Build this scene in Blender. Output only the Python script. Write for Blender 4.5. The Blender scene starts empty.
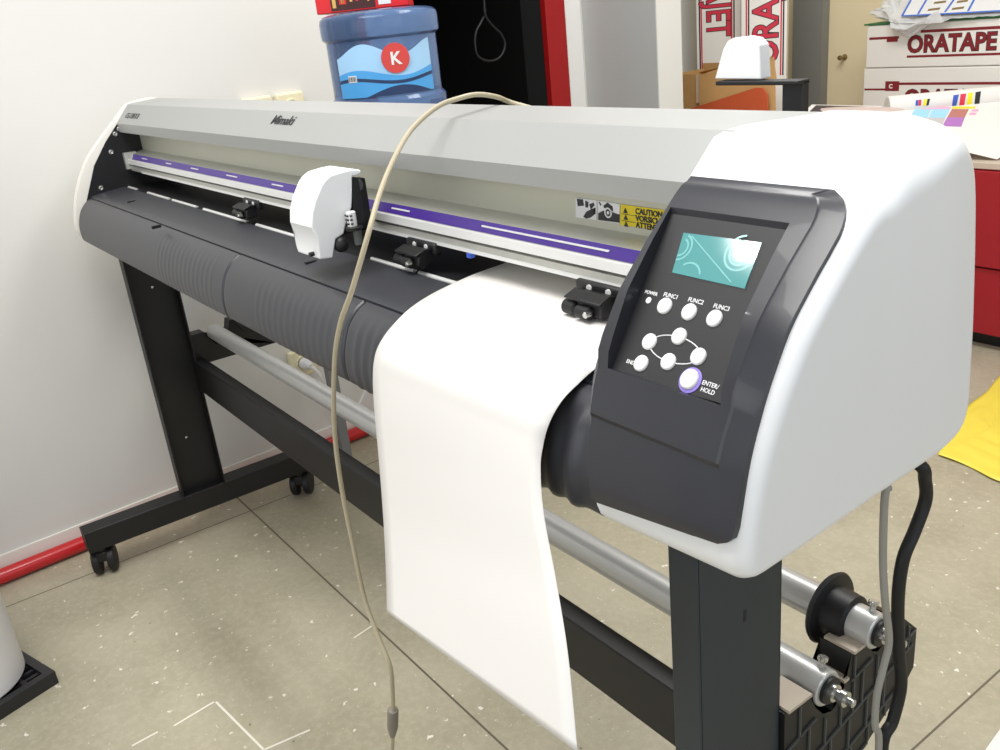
import bpy, bmesh, math, random
from mathutils import Vector, Matrix, Euler
random.seed(7)
SC = bpy.context.scene
COL = SC.collection
# ------------------------------------------------------------------ camera
CAM = Vector((0, 0, 1.2))
EUL = Euler((1.1933, 0.0998, 0.9332), 'XYZ')
RM = EUL.to_matrix()
F = 907.8
cd = bpy.data.cameras.new('camera'); cam = bpy.data.objects.new('camera', cd); COL.objects.link(cam)
cam.location = CAM; cam.rotation_euler = EUL
cd.sensor_width = 36; cd.lens = 36 * F / 1000; cd.clip_start = .02; cd.clip_end = 60
SC.camera = cam

def ray(u, v): return RM @ Vector(((u - 500) / F, -(v - 375) / F, -1.0))
def at(u, v, x=None, y=None, z=None):
    """survey helper: the place where the line of sight of a measured point meets a plane of the machine"""
    d = ray(u, v)
    if x is not None: t = (x - CAM.x) / d.x
    elif y is not None: t = (y - CAM.y) / d.y
    else: t = (z - CAM.z) / d.z
    return CAM + d * t
def on(u, v, p0, n):
    d = ray(u, v); return CAM + d * ((Vector(p0) - CAM).dot(n) / d.dot(n))

# ------------------------------------------------------------------ materials
def srgb(c):
    return tuple((x / 12.92 if x <= .04045 else ((x + .055) / 1.055) ** 2.4) for x in [k / 255 for k in c]) + (1,)
def mat(name, rgb, rough=.5, metal=0, noise=0, nscale=40, bump=0, bscale=200, coat=0, spec=.5, **kw):
    m = bpy.data.materials.new(name); m.use_nodes = True
    nt = m.node_tree; b = nt.nodes['Principled BSDF']
    c = srgb(rgb)
    b.inputs['Base Color'].default_value = c
    b.inputs['Roughness'].default_value = rough; b.inputs['Metallic'].default_value = metal
    b.inputs['Coat Weight'].default_value = coat
    b.inputs['Specular IOR Level'].default_value = spec
    for k, v in kw.items(): b.inputs[k.replace('_', ' ')].default_value = v
    tc = nt.nodes.new('ShaderNodeTexCoord')
    if noise:
        n = nt.nodes.new('ShaderNodeTexNoise'); n.inputs['Scale'].default_value = nscale; n.inputs['Detail'].default_value = 4
        nt.links.new(tc.outputs['Object'], n.inputs['Vector'])
        mx = nt.nodes.new('ShaderNodeMixRGB'); mx.blend_type = 'MIX'
        mx.inputs[1].default_value = tuple(x * (1 - noise) for x in c[:3]) + (1,)
        mx.inputs[2].default_value = tuple(min(1, x * (1 + noise)) for x in c[:3]) + (1,)
        nt.links.new(n.outputs['Fac'], mx.inputs[0]); nt.links.new(mx.outputs[0], b.inputs['Base Color'])
    if bump:
        n2 = nt.nodes.new('ShaderNodeTexNoise'); n2.inputs['Scale'].default_value = bscale
        nt.links.new(tc.outputs['Object'], n2.inputs['Vector'])
        bp = nt.nodes.new('ShaderNodeBump'); bp.inputs['Strength'].default_value = bump; bp.inputs['Distance'].default_value = .002
        nt.links.new(n2.outputs['Fac'], bp.inputs['Height']); nt.links.new(bp.outputs['Normal'], b.inputs['Normal'])
    return m

M = dict(
 wall=mat('wall_paint', (218, 217, 213), .6, noise=.02, nscale=6, bump=.05, bscale=90),
 base=mat('skirting', (232, 230, 222), .5, noise=.02),
 beige=mat('beige_paint', (238, 222, 184), .6, noise=.03, nscale=5),
 grey=mat('plain_grey', (176, 178, 176), .6, noise=.03, nscale=4),
 dgrey=mat('dark_grey_paint', (134, 134, 128), .6, noise=.05, nscale=4),
 dark=mat('unlit_black', (18, 18, 18), .8, noise=.2, nscale=3),
 redjamb=mat('red_jamb', (150, 16, 18), .4, noise=.05, nscale=10),
 redpipe=mat('red_pipe', (196, 20, 28), .3, noise=.08, nscale=14, coat=.3),
 white=mat('white_plastic', (238, 239, 240), .35, noise=.01, nscale=20),
 rim=mat('ivory_plastic', (236, 232, 224), .38, noise=.01, nscale=20),
 hood=mat('silver_paint', (162, 163, 161), .42, .2, noise=.02, nscale=200),
 alu=mat('aluminium', (206, 206, 198), .38, .55, noise=.05, nscale=60),
 alub=mat('bright_aluminium', (228, 228, 226), .35, .3, noise=.03, nscale=60),
 recess=mat('recess_metal', (196, 196, 180), .42, .35, noise=.03, nscale=12),
 purple=mat('purple_strip', (66, 38, 132), .4, noise=.05, nscale=30),
 groove=mat('dark_groove', (84, 86, 84), .6, noise=.1),
 panel=mat('charcoal_gloss', (43, 44, 50), .34, noise=.03, nscale=10, coat=.15),
 pad=mat('keypad_film', (38, 38, 40), .42, noise=.04, nscale=50),
 platen=mat('charcoal_plastic', (56, 57, 62), .42, noise=.04, nscale=30, bump=.08, bscale=500),
 skirt=mat('charcoal_skirt', (51, 52, 57), .38, noise=.05, nscale=14, bump=.05, bscale=400),
 black=mat('black_paint', (16, 16, 17), .5, noise=.1, nscale=20),
 blackp=mat('black_plastic', (19, 19, 21), .48, noise=.1, nscale=30),
 slate=mat('slate_paint', (42, 50, 57), .48, noise=.08, nscale=10),
 rub=mat('rubber', (20, 20, 21), .55, noise=.1),
 steel=mat('steel', (200, 200, 196), .25, .9, noise=.05),
 roller=mat('anodised_tube', (200, 200, 197), .32, .35, noise=.04, nscale=30),
 paper=mat('white_media', (233, 230, 226), .5, noise=.008, nscale=3),
 cord=mat('beige_cord', (176, 166, 140), .45, noise=.06),
 gcord=mat('grey_cord', (150, 148, 140), .5, noise=.06),
 ferrite=mat('grey_ferrite', (128, 122, 112), .5, noise=.06),
 lcd=mat('lcd_teal', (84, 150, 150), .08, noise=.04, nscale=60, coat=.6),
 lcdl=mat('lcd_pale', (120, 184, 184), .15),
 lcdf=mat('lcd_frame', (40, 40, 44), .3),
 btn=mat('white_button', (240, 240, 238), .4),
 prp=mat('violet_ring', (140, 120, 205), .4),
 ink=mat('white_ink', (226, 226, 226), .5),
 dink=mat('dark_ink', (40, 40, 44), .5),
 yel=mat('yellow_label', (222, 200, 30), .5, noise=.03),
 yelsheet=mat('yellow_film', (238, 218, 84), .38, noise=.06, nscale=6, bump=.3, bscale=9),
 card=mat('cardboard', (190, 150, 96), .75, noise=.08, nscale=14, bump=.15, bscale=60),
 cardedge=mat('cardboard_edge', (196, 180, 158), .8, noise=.2, nscale=90),
 terr=mat('terracotta_plastic', (190, 84, 48), .5, noise=.05, nscale=20),
 cbox=mat('white_carton', (232, 229, 222), .6, noise=.02, nscale=8),
 crimson=mat('crimson_print', (206, 40, 66), .5, noise=.03),
 maroon=mat('maroon_print', (128, 28, 36), .55, noise=.05),
 redcab=mat('red_cabinet', (158, 24, 36), .42, noise=.04, nscale=8),
 edge=mat('pale_edge', (196, 182, 164), .6, noise=.05),
 green=mat('green_card', (52, 112, 62), .6, noise=.06),
 blue=mat('blue_print', (70, 110, 200), .5),
 cream=mat('cream_plastic', (232, 224, 190), .4, noise=.02),
 redbox=mat('red_box', (214, 24, 32), .35, noise=.06, nscale=20),
 choc=mat('dark_brown_print', (62, 20, 18), .4, noise=.3, nscale=60),
 gold=mat('gold_print', (214, 170, 90), .5, noise=.2, nscale=200),
 lblue=mat('label_pale_blue', (160, 204, 240), .45, noise=.03, nscale=30),
 lblue2=mat('label_blue', (74, 160, 224), .45, noise=.04, nscale=30),
 navy=mat('label_navy', (34, 56, 96), .45),
 lred=mat('label_red', (206, 66, 62), .45),
 traym=mat('tray_plastic', (34, 33, 36), .45, noise=.15, nscale=40),
 rollw=mat('white_vinyl', (226, 227, 230), .45, noise=.01),
 tab=mat('table_grey', (120, 122, 124), .5, noise=.05),
 cyan=mat('patch_cyan', (160, 212, 234), .5), greyp=mat('patch_grey', (196, 192, 194), .5),
 pinkp=mat('patch_pink', (238, 170, 200), .5), brownp=mat('patch_brown', (186, 120, 112), .5), purpp=mat('patch_purple', (176, 116, 190), .5),
 pb=mat('patch_blue', (60, 90, 190), .5), pr=mat('patch_red', (220, 50, 80), .5), py=mat('patch_yellow', (244, 226, 40), .5), pk=mat('patch_black', (40, 40, 40), .5),
 photo=mat('photo_print', (60, 52, 60), .35, noise=.6, nscale=14), skin=mat('photo_pink', (206, 186, 180), .4, noise=.3, nscale=30),
 brass=mat('brass', (150, 128, 84), .4, .6, noise=.1),
 chalk=mat('chalk', (224, 220, 206), .8, noise=.06),
)
# translucent blue water bottle
def bottle_mat():
    m = bpy.data.materials.new('blue_polycarbonate'); m.use_nodes = True; b = m.node_tree.nodes['Principled BSDF']
    b.inputs['Base Color'].default_value = srgb((112, 142, 190)); b.inputs['Roughness'].default_value = .12
    b.inputs['Transmission Weight'].default_value = .7; b.inputs['IOR'].default_value = 1.3
    return m
M['bottle'] = bottle_mat()
def bag_mat():
    m = bpy.data.materials.new('clear_film'); m.use_nodes = True; b = m.node_tree.nodes['Principled BSDF']
    b.inputs['Base Color'].default_value = srgb((240, 240, 240)); b.inputs['Roughness'].default_value = .25
    b.inputs['Alpha'].default_value = .62
    return m
M['bag'] = bag_mat()
def floor_mat():
    m = bpy.data.materials.new('terrazzo_concrete'); m.use_nodes = True; nt = m.node_tree; b = nt.nodes['Principled BSDF']; L = nt.links
    geo = nt.nodes.new('ShaderNodeNewGeometry')
    class tc: outputs = {'Object': geo.outputs['Position']}
    def noise(s, d=5, r=.6):
        n = nt.nodes.new('ShaderNodeTexNoise'); n.inputs['Scale'].default_value = s; n.inputs['Detail'].default_value = d
        n.inputs['Roughness'].default_value = r; L.new(tc.outputs['Object'], n.inputs['Vector']); return n
    def ramp(src, stops):
        r = nt.nodes.new('ShaderNodeValToRGB'); e = r.color_ramp.elements
        e[0].position, e[0].color = stops[0]; e[1].position, e[1].color = stops[1]
        for p, c in stops[2:]:
            q = e.new(p); q.color = c
        L.new(src, r.inputs[0]); return r
    def mix(fac, a, bb):
        x = nt.nodes.new('ShaderNodeMixRGB')
        L.new(fac, x.inputs[0])
        (L.new(a, x.inputs[1]) if hasattr(a, 'node') else setattr(x.inputs[1], 'default_value', a))
        (L.new(bb, x.inputs[2]) if hasattr(bb, 'node') else setattr(x.inputs[2], 'default_value', bb))
        return x.outputs[0]
    base = ramp(noise(3.2).outputs['Fac'], [(.35, srgb((157, 150, 128))), (.65, srgb((176, 169, 147)))]).outputs[0]
    fine = ramp(noise(60, 6, .7).outputs['Fac'], [(.45, (0, 0, 0, 1)), (.62, (.25, .25, .25, 1))]).outputs[0]
    c = mix(fine, base, srgb((198, 191, 170)))
    # pale chips
    for sc, thr, col in ((26, .13, (226, 222, 208)), (55, .12, (216, 211, 196)), (18, .05, (120, 108, 92))):
        v = nt.nodes.new('ShaderNodeTexVoronoi'); v.inputs['Scale'].default_value = sc; v.inputs['Randomness'].default_value = 1
        n = noise(sc * 2.3, 3)
        ad = nt.nodes.new('ShaderNodeMixRGB'); ad.inputs[0].default_value = .03
        L.new(tc.outputs['Object'], ad.inputs[1]); L.new(n.outputs['Color'], ad.inputs[2]); L.new(ad.outputs[0], v.inputs['Vector'])
        r = ramp(v.outputs['Distance'], [(thr * .7, (1, 1, 1, 1)), (thr, (0, 0, 0, 1))])
        gate = ramp(noise(sc * .9, 2).outputs['Fac'], [(.44, (0, 0, 0, 1)), (.5, (1, 1, 1, 1))])
        mm = nt.nodes.new('ShaderNodeMath'); mm.operation = 'MULTIPLY'
        L.new(r.outputs[0], mm.inputs[0]); L.new(gate.outputs[0], mm.inputs[1])
        c = mix(mm.outputs[0], c, srgb(col))
    # joints between the floor slabs
    sep = nt.nodes.new('ShaderNodeSeparateXYZ'); L.new(tc.outputs['Object'], sep.inputs[0])
    for ax, off, per, w in (('Y', .655, 9.0, .0022), ('X', -.605, 1.645, .002)):
        a = nt.nodes.new('ShaderNodeMath'); a.operation = 'ADD'; a.inputs[1].default_value = -off + 100 * per + per / 2
        L.new(sep.outputs[ax], a.inputs[0])
        mo = nt.nodes.new('ShaderNodeMath'); mo.operation = 'MODULO'; mo.inputs[1].default_value = per; L.new(a.outputs[0], mo.inputs[0])
        s = nt.nodes.new('ShaderNodeMath'); s.operation = 'SUBTRACT'; s.inputs[1].default_value = per / 2; L.new(mo.outputs[0], s.inputs[0])
        ab = nt.nodes.new('ShaderNodeMath'); ab.operation = 'ABSOLUTE'; L.new(s.outputs[0], ab.inputs[0])
        lt = nt.nodes.new('ShaderNodeMath'); lt.operation = 'LESS_THAN'; lt.inputs[1].default_value = w; L.new(ab.outputs[0], lt.inputs[0])
        c = mix(lt.outputs[0], c, srgb((96, 88, 72)))
    L.new(c, b.inputs['Base Color'])
    b.inputs['Roughness'].default_value = .42
    bp = nt.nodes.new('ShaderNodeBump'); bp.inputs['Strength'].default_value = .06; bp.inputs['Distance'].default_value = .003
    L.new(noise(90).outputs['Fac'], bp.inputs['Height']); L.new(bp.outputs['Normal'], b.inputs['Normal'])
    return m
M['floor'] = floor_mat()

# ------------------------------------------------------------------ object helpers
def root_loc(o):
    while o.parent is not None: o = o.parent
    return o.location
def thing(name, loc, label, cat, group=None):
    o = bpy.data.objects.new(name, None); COL.objects.link(o); o.location = loc
    o.empty_display_size = .05
    return tag(o, label, cat, group)
def tag(o, label, cat, group=None, kind=None):
    o['label'] = label; o['category'] = cat
    if group: o['group'] = group
    if kind: o['kind'] = kind
    return o
def build(name, bm, m, parent=None, smooth=True, bevel=0, seg=2, label=None, angle=32):
    """one mesh object; geometry is given in room coordinates"""
    bmesh.ops.remove_doubles(bm, verts=bm.verts, dist=1e-6)
    bmesh.ops.recalc_face_normals(bm, faces=bm.faces)
    me = bpy.data.meshes.new(name); bm.to_mesh(me); bm.free()
    o = bpy.data.objects.new(name, me); COL.objects.link(o)
    if isinstance(m, (list, tuple)):
        for k in m: me.materials.append(M[k])
    else: me.materials.append(M[m])
    if parent is not None:
        o.parent = parent; me.transform(Matrix.Translation(-root_loc(parent)))
    else:
        c = sum((v.co for v in me.vertices), Vector()) / max(1, len(me.vertices))
        zmin = min(v.co.z for v in me.vertices); c.z = zmin
        me.transform(Matrix.Translation(-c)); o.location = c
    if smooth:
        for p in me.polygons: p.use_smooth = True
        me.set_sharp_from_angle(angle=math.radians(angle))
    if bevel:
        b = o.modifiers.new('bevel', 'BEVEL'); b.width = bevel; b.segments = seg; b.limit_method = 'ANGLE'; b.angle_limit = math.radians(40)
        b.harden_normals = False
    if label: o['label'] = label
    return o
def structure(name, bm, m, **k):
    o = build(name, bm, m, **k)
    if o.parent is None: o['kind'] = 'structure'
    return o
def NB(): return bmesh.new()
def add_box(bm, lo, hi, mi=0, mtx=None):
    vs = [bm.verts.new((x, y, z)) for x in (lo[0], hi[0]) for y in (lo[1], hi[1]) for z in (lo[2], hi[2])]
    for f in ((0, 1, 3, 2), (4, 6, 7, 5), (0, 4, 5, 1), (2, 3, 7, 6), (0, 2, 6, 4), (1, 5, 7, 3)):
        q = bm.faces.new([vs[i] for i in f]); q.material_index = mi
    if mtx is not None:
        for v in vs: v.co = mtx @ v.co
    return vs
def box(lo, hi, mtx=None):
    bm = NB(); add_box(bm, lo, hi, mtx=mtx); return bm
def add_prism(bm, poly, a, b):
    """poly: 3D points of one face; a, b: offsets that give both end faces"""
    A = [bm.verts.new(Vector(p) + Vector(a)) for p in poly]; B = [bm.verts.new(Vector(p) + Vector(b)) for p in poly]
    n = len(poly); fs = [bm.faces.new(A), bm.faces.new(B[::-1])]
    for i in range(n): bm.faces.new((A[i], B[i], B[(i + 1) % n], A[(i + 1) % n]))
    bmesh.ops.triangulate(bm, faces=[f for f in fs if len(f.verts) > 4])
def prism_x(poly, x0, x1):
    bm = NB(); add_prism(bm, [(0, y, z) for y, z in poly], (x0, 0, 0), (x1, 0, 0)); return bm
def frame(d):
    d = d.normalized(); up = Vector((0, 0, 1)) if abs(d.z) < .9 else Vector((1, 0, 0))
    s = d.cross(up).normalized(); return s, s.cross(d).normalized()
def add_lathe(bm, p0, d, prof, seg=24, mi=0):
    """prof: (distance along d, radius)"""
    p0 = Vector(p0); d = Vector(d).normalized(); s, t = frame(d); rings = []
    for h, r in prof:
        rings.append([bm.verts.new(p0 + d * h + (s * math.cos(2 * math.pi * i / seg) + t * math.sin(2 * math.pi * i / seg)) * max(r, 1e-5)) for i in range(seg)])
    for a, b in zip(rings[:-1], rings[1:]):
        for i in range(seg):
            f = bm.faces.new((a[i], a[(i + 1) % seg], b[(i + 1) % seg], b[i])); f.material_index = mi
    for q in (rings[0], rings[-1][::-1]):
        f = bm.faces.new(q); f.material_index = mi
def add_cyl(bm, p0, p1, r, seg=20, mi=0, ch=0):
    p0 = Vector(p0); p1 = Vector(p1); L = (p1 - p0).length
    pr = [(0, r - ch), (ch, r), (L - ch, r), (L, r - ch)] if ch else [(0, r), (L, r)]
    add_lathe(bm, p0, p1 - p0, pr, seg, mi)
def cyl(p0, p1, r, seg=20, ch=0):
    bm = NB(); add_cyl(bm, p0, p1, r, seg, 0, ch); return bm
def smooth_path(pts, k=8):
    pts = [Vector(p) for p in pts]; out = []
    P = [pts[0] * 2 - pts[1]] + pts + [pts[-1] * 2 - pts[-2]]
    for i in range(1, len(P) - 2):
        a, b, c, d = P[i - 1:i + 3]
        for j in range(k):
            t = j / k
            out.append(.5 * ((2 * b) + (c - a) * t + (2 * a - 5 * b + 4 * c - d) * t * t + (3 * b - a - 3 * c + d) * t ** 3))
    out.append(pts[-1]); return out
def add_tube(bm, pts, r, seg=10, k=8):
    p = smooth_path(pts, k) if k > 1 else [Vector(q) for q in pts]
    s = None; rings = []
    for i, q in enumerate(p):
        d = (p[min(i + 1, len(p) - 1)] - p[max(i - 1, 0)]).normalized()
        if s is None: s, _ = frame(d)
        s = (s - d * s.dot(d)).normalized(); t = d.cross(s)
        rings.append([bm.verts.new(q + (s * math.cos(2 * math.pi * j / seg) + t * math.sin(2 * math.pi * j / seg)) * r) for j in range(seg)])
    for a, b in zip(rings[:-1], rings[1:]):
        for j in range(seg): bm.faces.new((a[j], a[(j + 1) % seg], b[(j + 1) % seg], b[j]))
    bm.faces.new(rings[0][::-1]); bm.faces.new(rings[-1])
def tube(pts, r, seg=10, k=8):
    bm = NB(); add_tube(bm, pts, r, seg, k); return bm
def quad(pts, n, th=.0006):
    bm = NB(); n = Vector(n).normalized(); add_prism(bm, pts, -n * th * .2, n * th); return bm
def text_bm(s, size, origin, xd, yd, th=.0006, bold=0, shear=0, align='LEFT', sx=1):
    cu = bpy.data.curves.new('lettering', 'FONT'); cu.body = s; cu.size = size; cu.offset = bold; cu.shear = shear
    cu.align_x = align; cu.extrude = th / 2; cu.resolution_u = 3
    o = bpy.data.objects.new('lettering', cu); COL.objects.link(o)
    dg = bpy.context.evaluated_depsgraph_get(); me = bpy.data.meshes.new_from_object(o.evaluated_get(dg))
    bpy.data.objects.remove(o); bpy.data.curves.remove(cu)
    xd = Vector(xd).normalized(); yd = Vector(yd); yd = (yd - xd * yd.dot(xd)).normalized(); zd = xd.cross(yd)
    mt = Matrix((xd * sx, yd, zd)).transposed().to_4x4(); mt.translation = Vector(origin)
    me.transform(mt); bm = NB(); bm.from_mesh(me); bpy.data.meshes.remove(me); return bm
def letter(s, size, origin, xd, yd, m, parent, name='lettering', **k):
    return build(name, text_bm(s, size, origin, xd, yd, **k), m, parent, smooth=False)

# ================================================================== the setting
bm = NB()
add_box(bm, (-4.2, -2.6, -.05), (2.2, 4.2, 0)); structure('floor', bm, 'floor', smooth=False)
WD = Vector((-.06, 1, 0)).normalized(); WN = Vector((1, .06, 0)).normalized()
W = Matrix((WN, WD, Vector((0, 0, 1)))).transposed().to_4x4(); W.translation = Vector((-2.40, .04, 0))   # local: x out of the wall, y along it
HT = 2.75
bm = NB()
DY0, DY1 = 1.40, 2.105
add_box(bm, (-.12, -2.4, 0), (0, DY0, HT), mtx=W); add_box(bm, (-.12, DY1, 0), (0, 2.21, HT), mtx=W); add_box(bm, (-.12, DY0, 2.15), (0, DY1, HT), mtx=W)
structure('wall_left', bm, 'wall', smooth=False)
# unlit room beyond the doorway; its darkness is painted on as near-black walls
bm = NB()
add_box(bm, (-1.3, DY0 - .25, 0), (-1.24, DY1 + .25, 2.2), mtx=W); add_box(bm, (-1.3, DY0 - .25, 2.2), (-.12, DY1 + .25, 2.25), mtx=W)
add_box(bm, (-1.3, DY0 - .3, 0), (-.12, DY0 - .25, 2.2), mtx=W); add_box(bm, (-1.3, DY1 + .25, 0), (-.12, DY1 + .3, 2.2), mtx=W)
add_box(bm, (-.121, DY1 - .088, 0), (-.021, DY1 - .001, 2.149), mtx=W); add_box(bm, (-.121, DY0 + .001, 0), (-.021, DY0 + .03, 2.149), mtx=W)  # door reveals lined in the same painted near-black
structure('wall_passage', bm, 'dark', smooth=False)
bm = NB()
add_box(bm, (-.02, DY1 - .09, 0), (.006, DY1, 2.15), mtx=W); add_box(bm, (-.02, DY0, 0), (.006, DY0 + .03, 2.15), mtx=W); add_box(bm, (-.02, DY0 + .03, 2.07), (.006, DY1 - .09, 2.15), mtx=W)
structure('trim_1', bm, 'redjamb', bevel=.004)
# low strip along the foot of the wall
bm = NB(); add_box(bm, (.001, -2.2, .030), (.007, 1.08, .066), mtx=W); structure('baseboard_left', bm, 'base', bevel=.002)
# end of a partition that stands out from the wall
bm = NB(); add_box(bm, (-2.66, 2.219, 0), (-2.174, 2.33, HT)); structure('wall_partition', bm, 'wall', smooth=False)
bm = NB(); add_box(bm, (-2.52, 2.215, 0), (-2.1745, 2.2188, HT)); structure('wall_grey_face', bm, 'grey', smooth=False)  # thin grey sheet over one face of the white partition
bm = NB(); add_box(bm, (-2.90, 2.33, 0), (-2.80, 3.7, HT)); structure('wall_alcove', bm, 'wall', smooth=False)
bm = NB(); add_box(bm, (-2.9, 3.6, 0), (2.2, 3.7, HT)); structure('wall_back', bm, 'beige', smooth=False)
bm = NB(); add_box(bm, (-2.66, 3.55, 0), (-2.512, 3.6, HT)); structure('wall_pillar', bm, 'dgrey', smooth=False)
# chalk marks on the concrete
def chalk(pts, w=.0022):
    for (a, b) in zip(pts[:-1], pts[1:]):
        A = at(*a, z=0); B = at(*b, z=0); s = (B - A).cross(Vector((0, 0, 1))).normalized() * w
        bm = NB(); add_prism(bm, [A - s, B - s, B + s, A + s], (0, 0, .0002), (0, 0, .0007)); structure('floor_marking', bm, 'chalk', smooth=False)
chalk([(132, 746), (158, 732)]); chalk([(174, 726), (214, 702)]); chalk([(216, 702), (264, 750)]); chalk([(264, 750), (310, 730)]); chalk([(354, 638), (372, 626)], .002)

# ================================================================== the vinyl cutter
XL, XR = -2.262, -.342
cut = thing('vinyl_cutter', (-1.33, .6, 0), 'large white and silver roll-fed vinyl cutter on a black wheeled stand', 'vinyl cutter')
PR = [(.66, 1.104), (.591, 1.098), (.557, 1.066), (.536, 1.048), (.505, 1.020), (.474, .989), (.450, .952), (.432, .915), (.421, .880), (.415, .85), (.414, .832)]
BODY = [(.66, 1.104), (.645, 1.1045), (.62, 1.102), (.60, 1.0995)] + PR[1:] + [(.417, .821), (.426, .816), (.48, .817), (.56, .821), (.66, .825), (.688, .831), (.702, .841), (.708, .861), (.703, .93), (.695, .995), (.688, 1.04), (.684, 1.066), (.677, 1.085), (.668, 1.098)]
def resample(poly, n):
    P = [Vector((0, y, z)) for y, z in poly]; P.append(P[0]); L = [0]
    for a, b in zip(P[:-1], P[1:]): L.append(L[-1] + (b - a).length)
    out = []; j = 0
    for i in range(n):
        s = L[-1] * i / n
        while L[j + 1] < s: j += 1
        t = (s - L[j]) / (L[j + 1] - L[j]); out.append(P[j].lerp(P[j + 1], t))
    for _ in range(2): out = [(out[i - 1] + out[i] * 2 + out[(i + 1) % n]) / 4 for i in range(n)]
    return out
def cover(xin, xout, rad, xin_fn=None, n=110, poly=BODY, pocket=(), ins_fn=lambda p, n: n * -.012):
    """end cover: the body outline swept along x with a rounded outer edge"""
    P = resample(poly, n); sg = 1 if xout > xin else -1
    nor = []
    for i in range(n):
        t = (P[(i + 1) % n] - P[i - 1]).normalized(); nor.append(Vector((0, -t.z, t.y)))
    c = sum(P, Vector()) / n
    if sum((P[i] - c).dot(nor[i]) for i in range(n)) < 0: nor = [-q for q in nor]
    bm = NB(); rows = []
    xi = [xin_fn(p) if xin_fn else xin for p in P]
    rows.append([bm.verts.new(Vector((xi[i], P[i].y, P[i].z)) - nor[i] * .004) for i in range(n)])
    rows.append([bm.verts.new((xi[i], P[i].y, P[i].z)) for i in range(n)])
    for (xx, ins) in pocket:
        r = []
        for i in range(n):
            d = ins if (P[i].y < .55 and .868 < P[i].z < 1.052) else 0
            q = P[i] - nor[i] * d; x_ = xi[i] + .0015 if xx is None else xx; r.append(bm.verts.new((x_ if P[i].z < 1.052 else min(x_, -.4485), q.y, q.z)))
        rows.append(r)
    off = [ins_fn(P[i], nor[i]) for i in range(n)]
    for _ in range(6): off = [(off[i - 1] + off[i] * 2 + off[(i + 1) % n]) / 4 for i in range(n)]
    for k in range(0, 13):
        a = math.pi / 2 * k / 12; r = []
        for i in range(n):
            q = P[i] + off[i] * (1 - math.cos(a)); r.append(bm.verts.new((xout - sg * rad(P[i]) * (1 - math.sin(a)), q.y, q.z)))
        rows.append(r)
    for a, b in zip(rows[:-1], rows[1:]):
        for i in range(n): bm.faces.new((a[i], a[(i + 1) % n], b[(i + 1) % n], b[i]))
    f1 = bm.faces.new(rows[0][::-1]); f2 = bm.faces.new(rows[-1])
    bmesh.ops.triangulate(bm, faces=[f1, f2]); return bm
def clamp(x, a, b): return max(a, min(b, x))
def topk(p):
    k = clamp((p.z - 1.03) / .05, 0, 1) * clamp((p.y - .53) / .06, 0, 1) * (1 - .6 * clamp((p.y - .62) / .05, 0, 1)); return k * k * (3 - 2 * k)
def rad_r(p): return .018 + .085 * topk(p)
def ins_r(p, n):
    k = topk(p); return (n * -.014) * (1 - k) + Vector((0, -.008, -.048)) * k
def xin_r(p):   # the joint with the hood steps to the right behind the ridge
    if p.z > 1.0 and p.y > .585: k = clamp((p.y - .585) / .06, 0, 1); return -.512 + .062 * (k * k * (3 - 2 * k)) ** .6
    return -.512 + .022 * clamp((.93 - p.z) / .10, 0, 1)
rcb = cover(-.512, XR, rad_r, xin_r, pocket=((None, .02), (-.381, .02), (-.378, 0)), ins_fn=ins_r)
for v in rcb.verts:
    if v.co.z < .88 and v.co.y < .6: v.co.z -= .008 * clamp((-.36 - v.co.x) / .14, 0, 1) * clamp((.88 - v.co.z) / .05, 0, 1)
rc = build('right_cover', rcb, 'white', cut, angle=50, label='white rounded end cover carrying the keypad')
lcov = build('left_cover', cover(XL + .004, -2.296, lambda p: .013), 'rim', cut, angle=50, label='white curved end cover by the wall')
SP = [(.556, 1.056), (.522, 1.021), (.485, .974), (.452, .905), (.434, .86), (.425, .823), (.66, .823), (.66, 1.056)]
sp = build('side_plate', prism_x(SP, -2.264, XL + .006), 'blackp', cut, smooth=False, label='black inner side plate')
for (u, v) in ((115, 134), (111, 152), (101, 188), (119, 129)):
    p = at(u, v, x=XL + .006); bm = NB(); add_lathe(bm, p, (1, 0, 0), [(0, .0055), (.002, .0055), (.003, .003), (.0025, .002), (.0005, .002)], 14); build('screw', bm, 'steel', sp)
# hood
HOOD = [(.5585, 1.038), (.5565, 1.058), (.590, 1.0955), (.60, 1.0970), (.66, 1.1010), (.672, 1.0985), (.690, 1.07), (.690, .936), (.622, .936), (.622, 1.036)]
def hood_bm():
    bm = NB(); x0 = XL + .003
    pts = HOOD; xr = [-.505 if y < .58 and z > 1.0 else -.496 if y < .595 and z > 1.0 else -.474 if y < .605 and z > 1.05 else -.44 for y, z in pts]
    A = [bm.verts.new((x0, y, z)) for y, z in pts]; B = [bm.verts.new((xr[i], y, z)) for i, (y, z) in enumerate(pts)]; n = len(pts)
    for i in range(n): bm.faces.new((A[i], B[i], B[(i + 1) % n], A[(i + 1) % n]))
    fs = [bm.faces.new(A), bm.faces.new(B[::-1])]; bmesh.ops.triangulate(bm, faces=fs); return bm
hood = build('hood', hood_bm(), 'hood', cut, angle=14, label='long silver hood')
SLY = Vector((0, .0335, .0385)).normalized(); SLN = Vector((0, -SLY.z, SLY.y))
hp0 = Vector((0, .5565, 1.058)) + SLN * .0004
o1 = on(271.5, 123.5, hp0, SLN); o2 = on(292, 129, hp0, SLN)
lg = letter('Mimaki', .0225, on(269.8, 123.6, hp0, SLN), (1, 0, 0), SLY, 'dink', hood, 'logo', bold=.0001, shear=.3, sx=1.25)
letter('CG-130FX II', .019, on(124.5, 117.8, hp0, SLN), (1, 0, 0), SLY, 'groove', hood, 'logo', shear=.2)
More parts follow.
